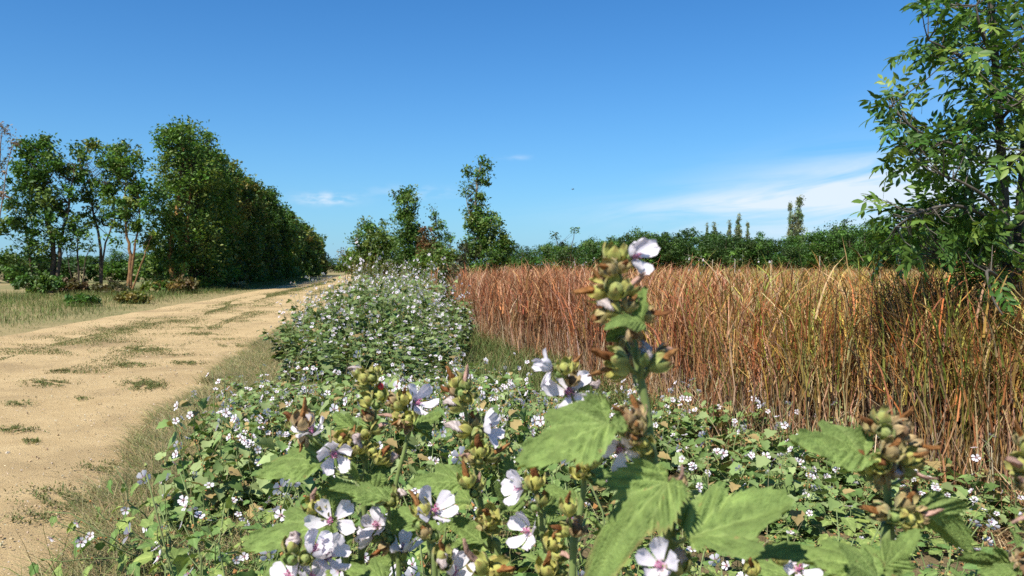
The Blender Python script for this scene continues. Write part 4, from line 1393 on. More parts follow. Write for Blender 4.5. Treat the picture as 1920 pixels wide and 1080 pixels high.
class Stalk:
    """one foreground mallow stem with everything that grows on it; pixel positions are turned into metres at the stem's distance"""
    def __init__(s, label, D, path, r=2.8, seed=0, group='tall mallow stems in the foreground', under=6):
        s.D = D
        s.rs = np.random.RandomState(seed)
        pts = [at(px, py, D + dz) for (px, py, dz) in [(p + (0,))[:3] for p in path]]
        low = pts[-1]
        pts.append(Vector((low.x + s.rs.normal(0, 0.02), low.y + 0.06, low.z * 0.55)))
        pts.append(Vector((low.x + s.rs.normal(0, 0.04), low.y + 0.10, -0.01)))
        s.base = Vector((pts[-1].x, pts[-1].y, 0))
        s.root = empty('mallow_stalk', s.base, label, 'plant', group)
        s.P = smooth_path(pts, 6)
        s.R = np.interp(np.linspace(0, 1, len(s.P)), [0, 0.15, 0.5, 1], [0.45, 0.8, 1.0, 1.5]) * r * 0.001
        s.stem = Acc()
        V, F = tube(s.P, s.R, 9)
        s.stem.add(V, F, np.tile(np.array((0.155, 0.205, 0.06)), (len(V), 1)))
        lowz = low.z
        for k in range(under):      # lower leaves, below the picture
            i = np.argmin(np.abs(s.P[:, 2] - lowz * (0.92 - 0.12 * k)))
            a = s.rs.uniform(0, 6.28)
            b = Vector(s.P[i]) + Vector((math.cos(a), math.sin(a), 0.3)) * 0.045
            t = b + Vector((math.cos(a), math.sin(a), -0.25)) * s.rs.uniform(0.06, 0.085)
            s._leaf(b, t, Vector((0, 0, 1)) + Vector(s.rs.normal(0, 0.2, 3)), 1.0, s.rs.randint(6), Vector(s.P[i]))

    def near(s, p, lower=0.012):
        dd = np.linalg.norm(s.P - np.array(p), axis=1) + 0.7 * np.maximum(0, s.P[:, 2] - p.z + lower)
        return Vector(s.P[np.argmin(dd)])

    def twig(s, a, b, r0=0.0013, r1=0.0010, col=(0.17, 0.215, 0.065)):
        m = a * 0.5 + b * 0.5 + Vector((0, 0, -0.12)) * (b - a).length
        V, F = tube(smooth_path([a, m, b], 3), np.linspace(r0, r1, 7), 6, cap=False)
        s.stem.add(V, F, np.array(col))

    def _leaf(s, b, t, nrm, wf, var, foot):
        y = (t - b)
        L = y.length
        y.normalize()
        x = y.cross(nrm).normalized()
        z = x.cross(y)
        M = Matrix((x, y, z)).transposed().to_4x4() @ Matrix.Diagonal((L * wf, L, L, 1))
        M.translation = b - s.base
        o = obj('leaf', HI[var % 6], s.root, mat4=M)
        if foot is not None:
            s.twig(foot, b, 0.0016, 0.0012)
        return o

    def leaf(s, bx, by, tx, ty, nrm=(0, 0.8, 0.6), wf=1.0, var=0, db=0.0, dt=0.0, foot=True):
        b, t = at(bx, by, s.D + db), at(tx, ty, s.D + dt)
        if nrm[1] >= 0.7:
            nrm, wf = (nrm[0], 0.90, nrm[2] * 0.66), wf * 0.74
        s._leaf(b, t, dirw(nrm), wf, var, s.near(b) if foot else None)

    def cap(s, px, py, size=34, d=(0, 1, 0.2), kind='g', dz=None, wisp=None, wl=1.0, wd=None):
        if dz is None:
            dz = s.rs.uniform(-0.018, 0.012)
        dv = dirw(d)
        S = size / FPX * s.D
        c = at(px, py, s.D + dz)
        foot = c - dv * S * 0.45
        me = CAPC[kind][s.rs.randint(len(CAPC[kind]))]
        M = frame(dv, s.rs.uniform(0, 6)) @ Matrix.Scale(S, 4)
        M.translation = foot - s.base
        o = obj('seed_capsule', me, s.root, mat4=M)
        s.twig(s.near(foot), foot)
        if wisp:
            L = {'w': 1.0}.get(wisp, 1.15) * wl
            ml = Matrix.Translation((0, 0, 0.5)) @ Matrix.Diagonal(((1.15, 1.15) if wisp == 'w' else (0.72, 0.72)) + (L, 1))
            if wd is not None:
                inv = frame(dv).to_3x3().inverted()
                ml = Matrix.Translation((0, 0, 0.5)) @ frame(M.to_3x3().inverted() @ dirw(wd)) @ Matrix.Diagonal(((1.15, 1.15) if wisp == 'w' else (0.72, 0.72)) + (L, 1))
            ws = WISP[wisp][s.rs.randint(len(WISP[wisp]))]
            obj('bud_petals' if wisp == 'w' else 'dried_petals', ws, o, mat4=ml)
        return o

    def flower(s, px, py, size=42, d=(0, 0.4, 1), open_=0.75, roll=0.0, skip=(), dz=-0.005, droop=0.0):
        """size = petal length in pixels"""
        dv = dirw(d)
        S = size / FPX * s.D
        c = at(px, py, s.D + dz)
        M = frame(dv, roll) @ Matrix.Scale(S, 4)
        foot = c - dv * S * 0.42
        Mc = M.copy(); Mc.translation = foot - s.base
        fl = obj('flower', CAPC['b'][s.rs.randint(2)], s.root, mat4=Mc @ Matrix.Scale(0.55, 4))
        s.twig(s.near(foot), foot)
        inv = 1 / 0.55
        for k in range(5):
            if k in skip:
                continue
            til = (1 - open_) * 1.35 + s.rs.normal(0, 0.10)
            m = Matrix.Translation((0, 0, 0.42 * inv)) @ Matrix.Rotation(k * 2 * math.pi / 5 + s.rs.normal(0, 0.10), 4, 'Z') @ Matrix.Translation((0, 0.05 * inv, -0.05)) @ Matrix.Rotation(til, 4, 'X') @ Matrix.Rotation(s.rs.normal(0, 0.22), 4, 'Y') @ Matrix.Scale(inv * s.rs.uniform(0.9, 1.08), 4)
            obj('petal', PET[s.rs.randint(5)], fl, mat4=m)
        obj('stamens', STAM, fl, mat4=Matrix.Translation((0, 0, 0.40 * inv)) @ Matrix.Scale(inv, 4))
        return fl

    def done(s):
        obj('stem', s.stem.build('stem', M_STEM, origin=s.base), s.root)


# ------------------------------------------------------------------ foreground stalks
L_, R_, U_, F_ = (-1, 0.2, 0.3), (1, 0.2, 0.3), (0, 1, 0.2), (0, 0.3, 1)

# the tall central stalk
g = Stalk('tallest mallow stalk with brown seed heads rising above the horizon', 0.52, [(1160, 505), (1172, 570), (1188, 645), (1202, 712), (1213, 780), (1225, 860), (1238, 915), (1249, 965), (1256, 1030), (1260, 1100)], 3.1, 1)
g.flower(1186, 482, 46, (0.72, 0.12, 0.70), 0.66, 0.0, skip=(), dz=-0.008)
g.cap(1152, 480, 46, (0.1, 1, 0.2), 'y', -0.005)
g.cap(1143, 505, 36, (-0.5, 0.5, 0.5), 'd', -0.015, 'o', 0.6)
g.cap(1165, 500, 30, (0.2, 0.6, 0.6), 'd', -0.01, 'o', 0.5)
g.cap(1132, 525, 34, (-0.8, 0.4, 0.4), 'd', -0.01, 'o', 0.7)
g.cap(1125, 545, 42, (-1, 0.15, 0.3), 'y', -0.008, 'o', 1.0)
g.cap(1155, 543, 44, (0.1, 0.7, 0.6), 'g', -0.02)
g.cap(1178, 540, 34, (0.7, 0.8, 0.2), 'g', -0.012, 'p', 1.0)
g.cap(1150, 582, 34, (-0.9, 0.45, 0.3), 'g', -0.015, 'w', 0.9)
g.cap(1128, 592, 30, (-0.8, -0.5, 0.3), 'd', -0.01, 'o', 0.6)
g.cap(1180, 572, 30, (0.2, 0.8, 0.4), 'd', -0.015, 'o', 0.6)
g.cap(1212, 590, 32, (1, 0.25, 0.2), 'd', -0.01, 'o', 1.1)
g.cap(1190, 625, 34, (0.4, -0.6, 0.5), 'd', -0.01)
g.cap(1160, 640, 30, (-0.6, -0.6, 0.3), 'd', 0.01)
g.cap(1158, 672, 44, (-0.9, 0.35, 0.4), 'g', -0.012, 'o', 1.0)
g.cap(1160, 692, 44, (-1, -0.05, 0.3), 'y', -0.004, 'o', 1.1)
g.cap(1180, 672, 32, (-0.2, 0.7, 0.2), 'd', 0.02)
g.cap(1208, 672, 34, (0.1, 0.9, 0.4), 'b', -0.012, 'w', 0.9)
g.cap(1234, 682, 42, (0.85, 0.55, 0.2), 'g', -0.005, 'o', 0.9)
g.cap(1242, 660, 26, (0.8, 0.3, 0.1), 'd', 0.012, 'p', 0.7)
g.cap(1195, 690, 36, (0.3, 0.4, 0.2), 'd', 0.025)
g.cap(1175, 655, 34, (-0.4, 0.3, 0.1), 'd', 0.028)
g.leaf(1204, 606, 1144, 590, (0.1, 0.75, 0.65), 0.85, 3, -0.02, -0.035)
g.leaf(1200, 602, 1212, 533, (-0.6, 0.1, 0.8), 0.62, 4, -0.015, -0.01)
g.leaf(1178, 622, 1128, 628, (-0.2, 0.35, -0.9), 0.95, 1, 0.01, 0.0)
# lower whorl
g.cap(1192, 775, 36, (-0.1, 1, 0.3), 'd', -0.012, 'o', 0.8)
g.cap(1175, 785, 36, (-0.6, 0.8, 0.4), 'd', -0.018, 'o', 1.0)
g.cap(1196, 798, 34, (-0.2, 0.5, 0.8), 'd', -0.022, 'o', 0.6)
g.cap(1160, 800, 30, (-0.8, 0.5, 0.3), 'd', -0.01, 'o', 0.8)
g.cap(1206, 828, 36, (0.1, -0.2, 0.9), 'y', -0.018)
g.cap(1190, 818, 28, (-0.3, 0.2, 0.9), 'd', -0.02, 'o', 0.5)
g.cap(1210, 845, 30, (0.3, -0.5, 0.6), 'g', -0.01)
g.flower(1166, 838, 46, (-0.55, -0.35, 0.75), 0.70, 0.6)
g.leaf(1142, 795, 958, 868, (-0.1, 0.85, 0.62), 1.10, 0, -0.025, -0.05)
g.leaf(1252, 905, 1092, 1052, (0.15, 0.75, 0.65), 1.05, 5, -0.02, -0.05)
g.leaf(1290, 1008, 1502, 948, (0.0, 0.72, 0.7), 1.12, 2, -0.03, -0.02)
g.cap(1266, 930, 38, (0.2, 0.7, 0.4), 'd', -0.015, 'o', 0.6)
g.cap(1272, 908, 30, (0.1, 1, 0.3), 'd', -0.01, 'p', 1.1)
g.cap(1300, 972, 34, (0.2, 0.3, 0.9), 'd', -0.012)
g.cap(1298, 1000, 32, (0.1, 0.2, 0.9), 'b', -0.012)
g.flower(1240, 1062, 50, (-0.5, 0.5, 0.75), 0.60, 0.2, dz=-0.055)
g.cap(1275, 1058, 40, (0.05, 1, 0.35), 'g', -0.02, 'w', 1.0)
g.cap(1152, 1048, 34, (-0.5, 0.9, 0.2), 'g', -0.01, 'o', 0.9)
g.done()

# stalk behind the large leaf
f = Stalk('mallow stalk with two open flowers just left of the tallest stalk', 0.66, [(1064, 695), (1072, 745), (1085, 830), (1095, 900), (1088, 960), (1077, 1020), (1073, 1100)], 2.5, 2)
f.flower(1036, 690, 40, (-1, 0.1, 0.35), 0.60, 0.2)
f.flower(1068, 736, 50, (-0.15, 0.35, 0.95), 0.80, 0.45)
f.cap(1058, 690, 32, (0, 0.8, 0.6), 'y', -0.02)
f.cap(1050, 700, 26, (-0.4, 0.2, 0.8), 'b', -0.02)
f.cap(1072, 685, 26, (0.6, 0.8, 0.2), 'y', 0.0, 'o', 0.9)
f.cap(1072, 712, 26, (0.2, 0.6, 0.6), 'd', -0.01)
f.cap(1100, 722, 30, (0.7, 0.4, 0.2), 'b', 0.0, 'w', 0.9)
f.cap(1096, 868, 34, (-0.2, 1, 0.3), 'y', -0.012)
f.cap(1112, 862, 36, (0.1, 1, 0.3), 'g', -0.016, 'o', 0.9)
f.cap(1086, 884, 30, (-0.4, 0.5, 0.6), 'y', -0.015, 'o', 0.7)
f.cap(1102, 890, 24, (0.5, -0.2, 0.6), 'b', -0.01)
f.cap(1066, 952, 34, (-0.1, 1, 0.3), 'y', -0.03, 'o', 0.9)
f.cap(1058, 995, 28, (-0.8, 0.4, 0.4), 'y', -0.02, 'o', 1.0)
f.cap(1080, 990, 34, (0.1, 0.8, 0.6), 'd', -0.015, 'p', 0.7)
f.leaf(1085, 950, 1024, 910, (0.1, 0.5, 0.85), 0.8, 1, 0.02, 0.02)
f.leaf(1100, 900, 1150, 880, (0.1, 0.6, 0.8), 0.9, 0, 0.02, 0.04)
f.leaf(1100, 960, 1160, 1010, (0.1, 0.7, 0.6), 1.0, 3, 0.06, 0.09)
f.done()

# right stalk
h = Stalk('right mallow stalk crowned by a dense knot of brown seed capsules', 0.55, [(1668, 800), (1662, 870), (1664, 930), (1670, 985), (1667, 1035), (1660, 1100)], 3.0, 3)
for args in ((1655, 784, 40, (-0.1, 1, 0.2), 'g', -0.01), (1680, 795, 38, (0.5, 0.9, 0.2), 'd', -0.01, 'o', 0.9), (1640, 800, 34, (-0.8, 0.6, 0.2), 'd', -0.008, 'o', 1.0), (1692, 808, 36, (0.5, 0.3, 0.7), 'd', -0.018),
             (1660, 812, 34, (-0.2, 0.4, 0.8), 'g', -0.02), (1672, 845, 42, (0, 0.6, 0.8), 'd', -0.03, 'o', 0.5, (0, 1, 0.2)), (1652, 868, 38, (-0.5, 0.2, 0.8), 'y', -0.022, 'o', 0.6), (1632, 880, 34, (-0.7, -0.1, 0.6), 'y', -0.012),
             (1632, 862, 30, (-0.9, 0.5, 0.2), 'd', -0.005, 'o', 1.0), (1704, 858, 38, (0.5, 0.5, 0.6), 'g', -0.018, 'o', 0.7), (1718, 842, 32, (0.9, 0.3, 0.2), 'd', -0.004, 'o', 1.1), (1700, 880, 34, (0.9, -0.25, 0.4), 'g', -0.012, 'p', 1.3),
             (1678, 882, 26, (-0.2, -0.5, 0.8), 'd', -0.02, 'w', 0.7), (1652, 898, 34, (-0.3, -0.6, 0.5), 'd', -0.01), (1722, 870, 22, (0.9, 0.4, 0.2), 'g', 0.01),
             (1698, 942, 42, (0.4, 0.6, 0.6), 'd', -0.016, 'o', 0.6), (1652, 958, 36, (-1, 0.1, 0.3), 'd', -0.01, 'o', 1.2), (1678, 968, 34, (-0.1, 0.2, 0.9), 'b', -0.02), (1702, 972, 40, (0.3, 0.1, 0.9), 'y', -0.02),
             (1706, 986, 30, (0.4, -0.5, 0.7), 'y', -0.016), (1725, 965, 28, (1, 0.15, 0.3), 'd', -0.01, 'p', 1.2), (1712, 930, 26, (0.4, 0.9, 0.1), 'd', 0.0, 'o', 0.7)):
    h.cap(*args[:6], *(args[6:7] or (None,)), *(args[7:8] or (1.0,)), *(args[8:9] or (None,)))
h.leaf(1622, 856, 1478, 816, (0.0, 0.75, 0.65), 1.0, 0, -0.01, -0.03)
h.leaf(1728, 958, 1820, 1040, (0.55, 0.1, -0.8), 0.95, 4, -0.01, 0.0)
h.leaf(1652, 1072, 1440, 1010, (0.05, 0.72, 0.7), 1.0, 1, -0.03, -0.03)
h.leaf(1660, 1062, 1722, 1000, (-0.2, 0.5, 0.85), 0.85, 3, -0.03, -0.04)
h.leaf(1648, 1085, 1580, 1110, (-0.2, 0.6, 0.8), 1.2, 2, -0.05, -0.08)
h.done()

i_ = Stalk('mallow stalk with pink dried petals at the right picture edge', 0.5, [(1922, 860), (1930, 900), (1936, 980), (1935, 1100)], 2.6, 4)
for args in ((1914, 872, 42, (-0.6, 0.2, 0.6), 'g', -0.01, 'p', 1.3), (1918, 826, 32, (-0.3, 0.9, 0.2), 'd', 0.0, 'o', 1.2), (1920, 908, 30, (-0.5, 0.5, 0.5), 'd', -0.01, 'p', 1.0), (1926, 970, 28, (-0.9, 0.0, 0.4), 'g', -0.01, 'p', 1.1), (1932, 840, 38, (0.2, 0.9, 0.3), 'y', -0.01)):
    i_.cap(*args)
i_.done()
j = Stalk('low mallow stem with dark folded leaves in the bottom right corner', 0.62, [(1912, 1040), (1915, 1070), (1915, 1120)], 2.5, 5)
j.leaf(1905, 1064, 1800, 1030, (0.1, 0.35, -0.5), 0.9, 1, 0, 0.02)
j.leaf(1910, 1058, 1894, 990, (0.8, 0.1, 0.4), 0.8, 4, 0, 0.02)
j.leaf(1905, 1075, 1830, 1072, (0, 0.8, 0.5), 0.7, 0, -0.02, -0.02)
j.cap(1915, 1050, 34, (-0.2, 0.9, 0.4), 'd', -0.01, 'o', 0.7)
j.cap(1922, 1070, 34, (-0.2, 0.3, 0.9), 'd', -0.02)
j.done()

# left-hand stalks
a = Stalk('left mallow stalk with stacked green capsules and a side spray of flowers', 0.80, [(690, 700), (693, 735), (702, 765), (700, 800), (687, 835), (685, 880), (684, 920), (680, 1000), (678, 1100)], 2.6, 6)
for args in ((690, 702, 26, (0, 1, 0.3), 'y', -0.01), (704, 697, 26, (0.4, 0.9, 0.2), 'y', 0.0), (682, 708, 26, (-0.5, 0.4, 0.7), 'g', -0.018), (697, 708, 24, (0.2, 0.2, 0.9), 'g', -0.02), (672, 700, 24, (-0.6, 0.9, 0.2), 'g', -0.005, 'w', 0.8),
             (681, 722, 22, (-0.8, 0.3, 0.4), 'g', -0.01), (711, 742, 32, (0.3, 0.6, 0.7), 'y', -0.016), (690, 750, 28, (-0.7, 0.4, 0.6), 'g', -0.014), (706, 757, 24, (0.1, -0.2, 0.9), 'b', -0.022), (700, 733, 22, (0.3, 0.9, 0.1), 'd', 0.006),
             (692, 780, 22, (-0.5, 0.7, 0.5), 'd', -0.012, 'o', 0.7), (706, 803, 26, (0.8, 0.6, 0.3), 'g', -0.008, 'p', 0.9), (684, 812, 26, (-0.2, 0.5, 0.8), 'g', -0.012),
             (555, 795, 34, (-0.7, 0.6, 0.3), 'g', 0.01, 'o', 0.8), (567, 790, 36, (0.1, 1, 0.3), 'd', -0.008, 'o', 1.0), (642, 822, 30, (0.2, 0.3, 0.9), 'y', -0.01, 'o', 0.5), (655, 842, 30, (-0.2, -0.2, 0.9), 'g', -0.012), (673, 838, 30, (0.2, 0.8, 0.5), 'g', -0.016, 'w', 1.0),
             (660, 816, 24, (0.4, 0.9, 0.1), 'd', 0.004, 'o', 0.6), (698, 845, 28, (0.5, 0.4, 0.7), 'y', -0.012), (712, 858, 30, (0.6, 0.8, 0.3), 'y', -0.01, 'o', 0.8), (728, 862, 26, (0.9, 0.2, 0.3), 'y', 0.0, 'w', 0.9), (568, 826, 22, (-0.3, -0.8, 0.4), 'd', -0.01, 'o', 0.8)):
    a.cap(*args)
a.twig(at(686, 850, 0.8), at(570, 812, 0.79), 0.0018, 0.0014)
a.flower(586, 814, 40, (-0.2, 0.95, 0.35), 0.55, 0.5)
a.flower(627, 850, 44, (0.25, -0.05, 0.95), 0.60, 0.1, dz=-0.02)
a.leaf(608, 868, 470, 888, (-0.1, 0.85, 0.6), 1.0, 0, 0.0, -0.02)
a.leaf(600, 866, 508, 838, (0.0, 0.8, 0.6), 0.8, 5, 0.02, 0.02)
a.leaf(664, 805, 622, 772, (-0.3, 0.3, 0.9), 0.8, 4, 0.02, 0.03)
a.leaf(690, 800, 672, 752, (-0.7, 0.2, 0.6), 0.7, 1, -0.01, 0.0)
a.leaf(676, 900, 664, 852, (-0.6, 0.1, 0.7), 0.5, 4, -0.02, -0.02)
a.leaf(727, 938, 608, 922, (0.05, 0.7, 0.7), 0.75, 2, -0.05, -0.05)
a.leaf(700, 925, 712, 880, (0.3, 0.2, 0.9), 0.7, 0, -0.02, -0.02)
a.leaf(690, 905, 742, 860, (0.3, 0.6, 0.7), 0.8, 3, -0.01, 0.0)
a.leaf(660, 930, 556, 940, (-0.1, 0.6, 0.7), 0.8, 3, 0.03, 0.04)
a.done()
red = at(714, 725, 0.785)
bug = Acc()
V, F = [], []
for ii in range(7):
    for jj in range(10):
        ph, th = math.pi / 2 * ii / 6, 2 * math.pi * jj / 10
        V.append((0.0032 * math.cos(ph) * math.cos(th), 0.0041 * math.cos(ph) * math.sin(th), 0.0028 * math.sin(ph)))
for ii in range(6):
    for jj in range(10):
        p, q = ii * 10 + jj, ii * 10 + (jj + 1) % 10
        F += [(p, q, q + 10), (p, q + 10, p + 10)]
lb = empty('red_beetle', red, 'tiny red beetle on the green capsules of the left stalk', 'beetle')
bug.add(V, F, (0.55, 0.03, 0.015))
hd_ = Acc(); hd_.add(np.array(V) * 0.5 + [0, 0.0042, 0], F, (0.02, 0.015, 0.015))
Mb = frame(dirw((0.3, 0.6, 0.7)))
obj('shell', bug.build('shell', M_DARK), lb, mat4=Mb)
obj('head', hd_.build('head', M_DARK), lb, mat4=Mb)

b = Stalk('short mallow stalk with one flower behind the left stalk', 0.92, [(760, 740), (762, 770), (767, 800), (757, 850), (745, 895), (735, 960), (725, 1100)], 2.4, 7)
for args in ((758, 747, 28, (0.05, 1, 0.2), 'y', -0.01, 'o', 0.7), (746, 760, 26, (-0.6, 0.6, 0.4), 'g', -0.008), (764, 786, 26, (0.3, 0.5, 0.7), 'y', -0.02), (760, 796, 26, (-0.1, -0.5, 0.8), 'd', -0.016), (772, 778, 24, (0.4, 0.8, 0.3), 'y', -0.01),
             (742, 782, 24, (-1, 0.3, 0.3), 'g', -0.01, 'p', 1.1), (736, 752, 22, (-0.8, 0.5, 0.2), 'd', 0.0, 'o', 0.9), (752, 790, 22, (-0.5, 0.0, 0.7), 'd', -0.016, 'o', 0.8)):
    b.cap(*args)
b.flower(779, 756, 40, (0.75, 0.35, 0.6), 0.62, 0.3)
b.leaf(772, 800, 832, 772, (0.1, 0.6, 0.75), 0.8, 0, 0.02, 0.04)
b.leaf(766, 800, 806, 812, (0.4, 0.3, -0.6), 0.8, 1, 0.0, 0.02)
b.done()

c_ = Stalk('mallow stalk with orange dried petals and two flowers left of the big leaf', 0.78, [(866, 728), (871, 760), (878, 800), (888, 845), (893, 885), (900, 935), (910, 985), (922, 1030), (936, 1100)], 2.6, 8)
for args in ((856, 716, 32, (-0.7, 0.8, 0.2), 'g', 0.0, 'o', 0.9), (850, 735, 26, (-0.9, 0.6, 0.2), 'd', 0.0, 'o', 0.8), (871, 722, 28, (0.1, 1, 0.2), 'g', -0.01, 'p', 1.1), (865, 738, 28, (-0.1, 0.4, 0.8), 'b', -0.018), (884, 740, 28, (0.8, 0.5, 0.4), 'b', -0.008), (874, 746, 26, (0.2, -0.1, 0.9), 'g', -0.018),
             (856, 760, 30, (-0.9, 0.3, 0.3), 'g', -0.008, 'w', 0.8), (870, 806, 30, (-1, 0.25, 0.3), 'y', -0.008, 'w', 1.25), (888, 792, 30, (0.2, 1, 0.2), 'd', 0.004, 'o', 0.6), (896, 812, 28, (0.6, 0.3, 0.5), 'g', -0.012),
             (898, 845, 34, (0.1, 0.8, 0.5), 'y', -0.016, 'o', 0.9), (918, 852, 34, (0.9, 0.45, 0.2), 'g', -0.005, 'o', 1.0), (884, 858, 28, (-0.7, 0.3, 0.5), 'd', -0.01, 'p', 0.7), (898, 862, 28, (0, -0.3, 0.9), 'g', -0.015),
             (876, 900, 34, (-0.2, 0.9, 0.4), 'y', -0.03, 'o', 0.9), (894, 908, 30, (0.2, 0.9, 0.4), 'g', -0.02, 'p', 0.7), (890, 924, 24, (0, 0.2, 0.9), 'b', -0.024), (916, 968, 38, (0.0, 0.7, 0.7), 'y', -0.018, 'o', 0.8), (922, 984, 32, (0.4, 0.1, 0.9), 'g', -0.02), (908, 980, 28, (-0.6, 0.2, 0.7), 'd', -0.014, 'o', 0.6),
             (898, 1060, 40, (-0.5, 0.9, 0.3), 'y', -0.06, 'p', 1.3), (930, 1068, 44, (0.6, 0.4, 0.6), 'y', -0.05, 'o', 0.7)):
    c_.cap(*args)
c_.flower(908, 804, 40, (0.9, 0.35, 0.4), 0.60, 0.2)
c_.leaf(868, 905, 760, 902, (0.0, 0.7, 0.7), 1.1, 0, -0.01, -0.02)
c_.leaf(905, 1018, 842, 972, (0.1, 0.6, 0.8), 1.1, 2, -0.01, 0.0)
c_.leaf(952, 955, 948, 850, (0.4, 0.1, 0.9), 0.75, 4, 0.0, 0.02)
c_.leaf(940, 960, 985, 985, (0.2, 0.7, 0.6), 0.9, 3, 0.03, 0.05)
c_.leaf(880, 940, 815, 930, (0.0, 0.75, 0.6), 0.9, 5, 0.05, 0.06)
c_.done()

d_ = Stalk('low mallow stalk with a wide open white flower in the bottom centre', 0.72, [(800, 975), (803, 1010), (808, 1045), (816, 1110)], 2.4, 9)
d_.flower(813, 960, 50, (0.45, 0.75, 0.6), 0.66, 0.4)
for args in ((790, 956, 34, (-0.3, 0.9, 0.4), 'y', -0.01, 'o', 1.0, (-0.6, 0.8, 0)), (787, 984, 26, (-0.4, 0.3, 0.8), 'b', -0.012), (797, 998, 28, (-0.2, 0.8, 0.6), 'd', -0.016, 'o', 0.4), (813, 1006, 28, (0.3, 0.5, 0.8), 'b', -0.012), (828, 1042, 36, (0.2, 1, 0.3), 'g', -0.018, 'o', 0.8), (832, 1056, 32, (0.2, 0.5, 0.8), 'g', -0.02, 'w', 0.9)):
    d_.cap(*args)
d_.flower(848, 1078, 46, (0.5, 0.8, 0.3), 0.50, 0.1)
d_.leaf(795, 985, 745, 950, (-0.1, 0.6, 0.8), 0.9, 1, 0.01, 0.02)
d_.leaf(812, 1010, 800, 968, (0.2, 0.5, 0.9), 1.3, 0, 0.03, 0.05)
d_.leaf(820, 1040, 900, 1000, (0.1, 0.7, 0.7), 1.0, 3, 0.03, 0.05)
d_.done()

e = Stalk('mallow stalk with two left facing flowers below the big toothed leaf', 0.70, [(1012, 925), (1015, 960), (1017, 1000), (1024, 1035), (1036, 1110)], 2.4, 10)
e.flower(978, 915, 42, (-0.85, 0.1, 0.5), 0.64, 0.5)
e.flower(993, 996, 46, (-0.7, 0.25, 0.65), 0.66, 0.1)
for args in ((1002, 902, 36, (0.1, 1, 0.3), 'y', -0.01, 'o', 1.0), (1017, 936, 30, (0.2, 1, 0.2), 'g', -0.006, 'o', 0.9), (1003, 952, 26, (-0.4, 0.4, 0.8), 'b', -0.012), (1035, 1018, 34, (0.3, 0.9, 0.3), 'y', -0.012, 'o', 1.0), (1046, 1038, 34, (0.6, 0.2, 0.6), 'y', -0.012, 'p', 0.9), (1025, 1066, 38, (-0.1, 0.9, 0.4), 'y', -0.018, 'o', 0.9), (1050, 1072, 30, (0.4, 0.6, 0.6), 'g', -0.01)):
    e.cap(*args)
e.leaf(1022, 960, 1042, 905, (0.2, 0.3, 0.9), 0.95, 1, 0.02, 0.03)
e.leaf(1010, 970, 1000, 1020, (-0.1, 0.6, 0.7), 0.9, 3, 0.05, 0.08)
e.leaf(1025, 985, 1075, 965, (0.1, 0.7, 0.6), 0.9, 0, 0.04, 0.06)
e.done()

k = Stalk('bottom left mallow stalk with clustered white flowers and a pointed bud', 0.70, [(560, 1030), (562, 1060), (565, 1110)], 2.3, 11)
k.flower(588, 1036, 48, (0.5, 0.75, 0.5), 0.45, 0.2)
k.flower(612, 1044, 48, (0.75, 0.45, 0.5), 0.55, 0.8, dz=0.01)
k.flower(545, 1084, 46, (-0.3, 0.8, 0.5), 0.55, 0.3)
k.flower(585, 1088, 46, (0.2, 0.9, 0.5), 0.5, 0.7)
for args in ((547, 1026, 36, (0, 1, 0.2), 'g', -0.008, 'w', 0.8), (548, 1050, 30, (-0.3, 0.5, 0.8), 'b', -0.016), (572, 1048, 30, (0.3, 0.6, 0.7), 'g', -0.016)):
    k.cap(*args)
k.leaf(620, 985, 440, 1024, (-0.05, 0.85, 0.55), 0.95, 0, 0.06, 0.04)
k.leaf(545, 1065, 480, 1062, (-0.1, 0.8, 0.5), 1.0, 3, 0.08, 0.1)
k.done()

l_ = Stalk('mallow stalk with one flower facing the camera, shadow across its petals', 0.78, [(618, 985), (630, 1010), (640, 1040), (652, 1100)], 2.4, 12)
l_.flower(622, 978, 46, (0.05, 0.45, 0.95), 0.86, 0.45, dz=-0.02)
for args in ((588, 950, 34, (-0.3, 0.8, 0.5), 'y', -0.01, 'p', 0.9, (0.1, 1, 0)), (598, 946, 28, (0.3, 0.7, 0.5), 'y', -0.012), (584, 966, 26, (-0.6, -0.2, 0.6), 'd', -0.01, 'o', 0.6), (604, 962, 26, (0.1, 0.3, 0.9), 'g', -0.014)):
    l_.cap(*args)
l_.leaf(640, 1030, 660, 1000, (0.1, 0.6, 0.8), 1.0, 1, 0.04, 0.05)
l_.leaf(720, 1090, 640, 1058, (0, 0.75, 0.65), 1.0, 0, -0.04, -0.03, foot=False)
l_.leaf(645, 1060, 690, 1040, (0.1, 0.7, 0.6), 0.9, 3, 0.0, 0.02)
l_.done()

m_ = Stalk('mallow stalk with green buds and half open flowers left of bottom centre', 0.80, [(728, 935), (730, 970), (729, 1005), (738, 1050), (748, 1110)], 2.4, 13)
for args in ((716, 934, 30, (-0.3, 0.8, 0.5), 'g', -0.01), (730, 926, 30, (0.2, 1, 0.3), 'g', -0.012), (731, 940, 30, (0.3, 0.4, 0.8), 'g', -0.02), (742, 930, 26, (0.9, 0.5, 0.3), 'b', -0.004, 'w', 1.1), (730, 1010, 26, (0.3, 0.3, 0.8), 'b', -0.014), (722, 1002, 24, (-0.4, 0.3, 0.8), 'g', -0.012), (718, 1026, 24, (-0.6, -0.5, 0.5), 'd', -0.01, 'o', 1.1)):
    m_.cap(*args)
m_.flower(708, 986, 40, (-0.25, 0.55, 0.75), 0.42, 0.2)
m_.flower(700, 1006, 36, (-0.95, 0.1, 0.4), 0.30, 0.5)
m_.flower(757, 1034, 42, (0.1, 0.98, 0.25), 0.52, 0.3)
m_.leaf(735, 1000, 800, 940, (0.1, 0.6, 0.8), 0.95, 1, 0.05, 0.07)
m_.leaf(733, 1010, 690, 960, (0.0, 0.6, 0.8), 0.95, 3, 0.06, 0.08)
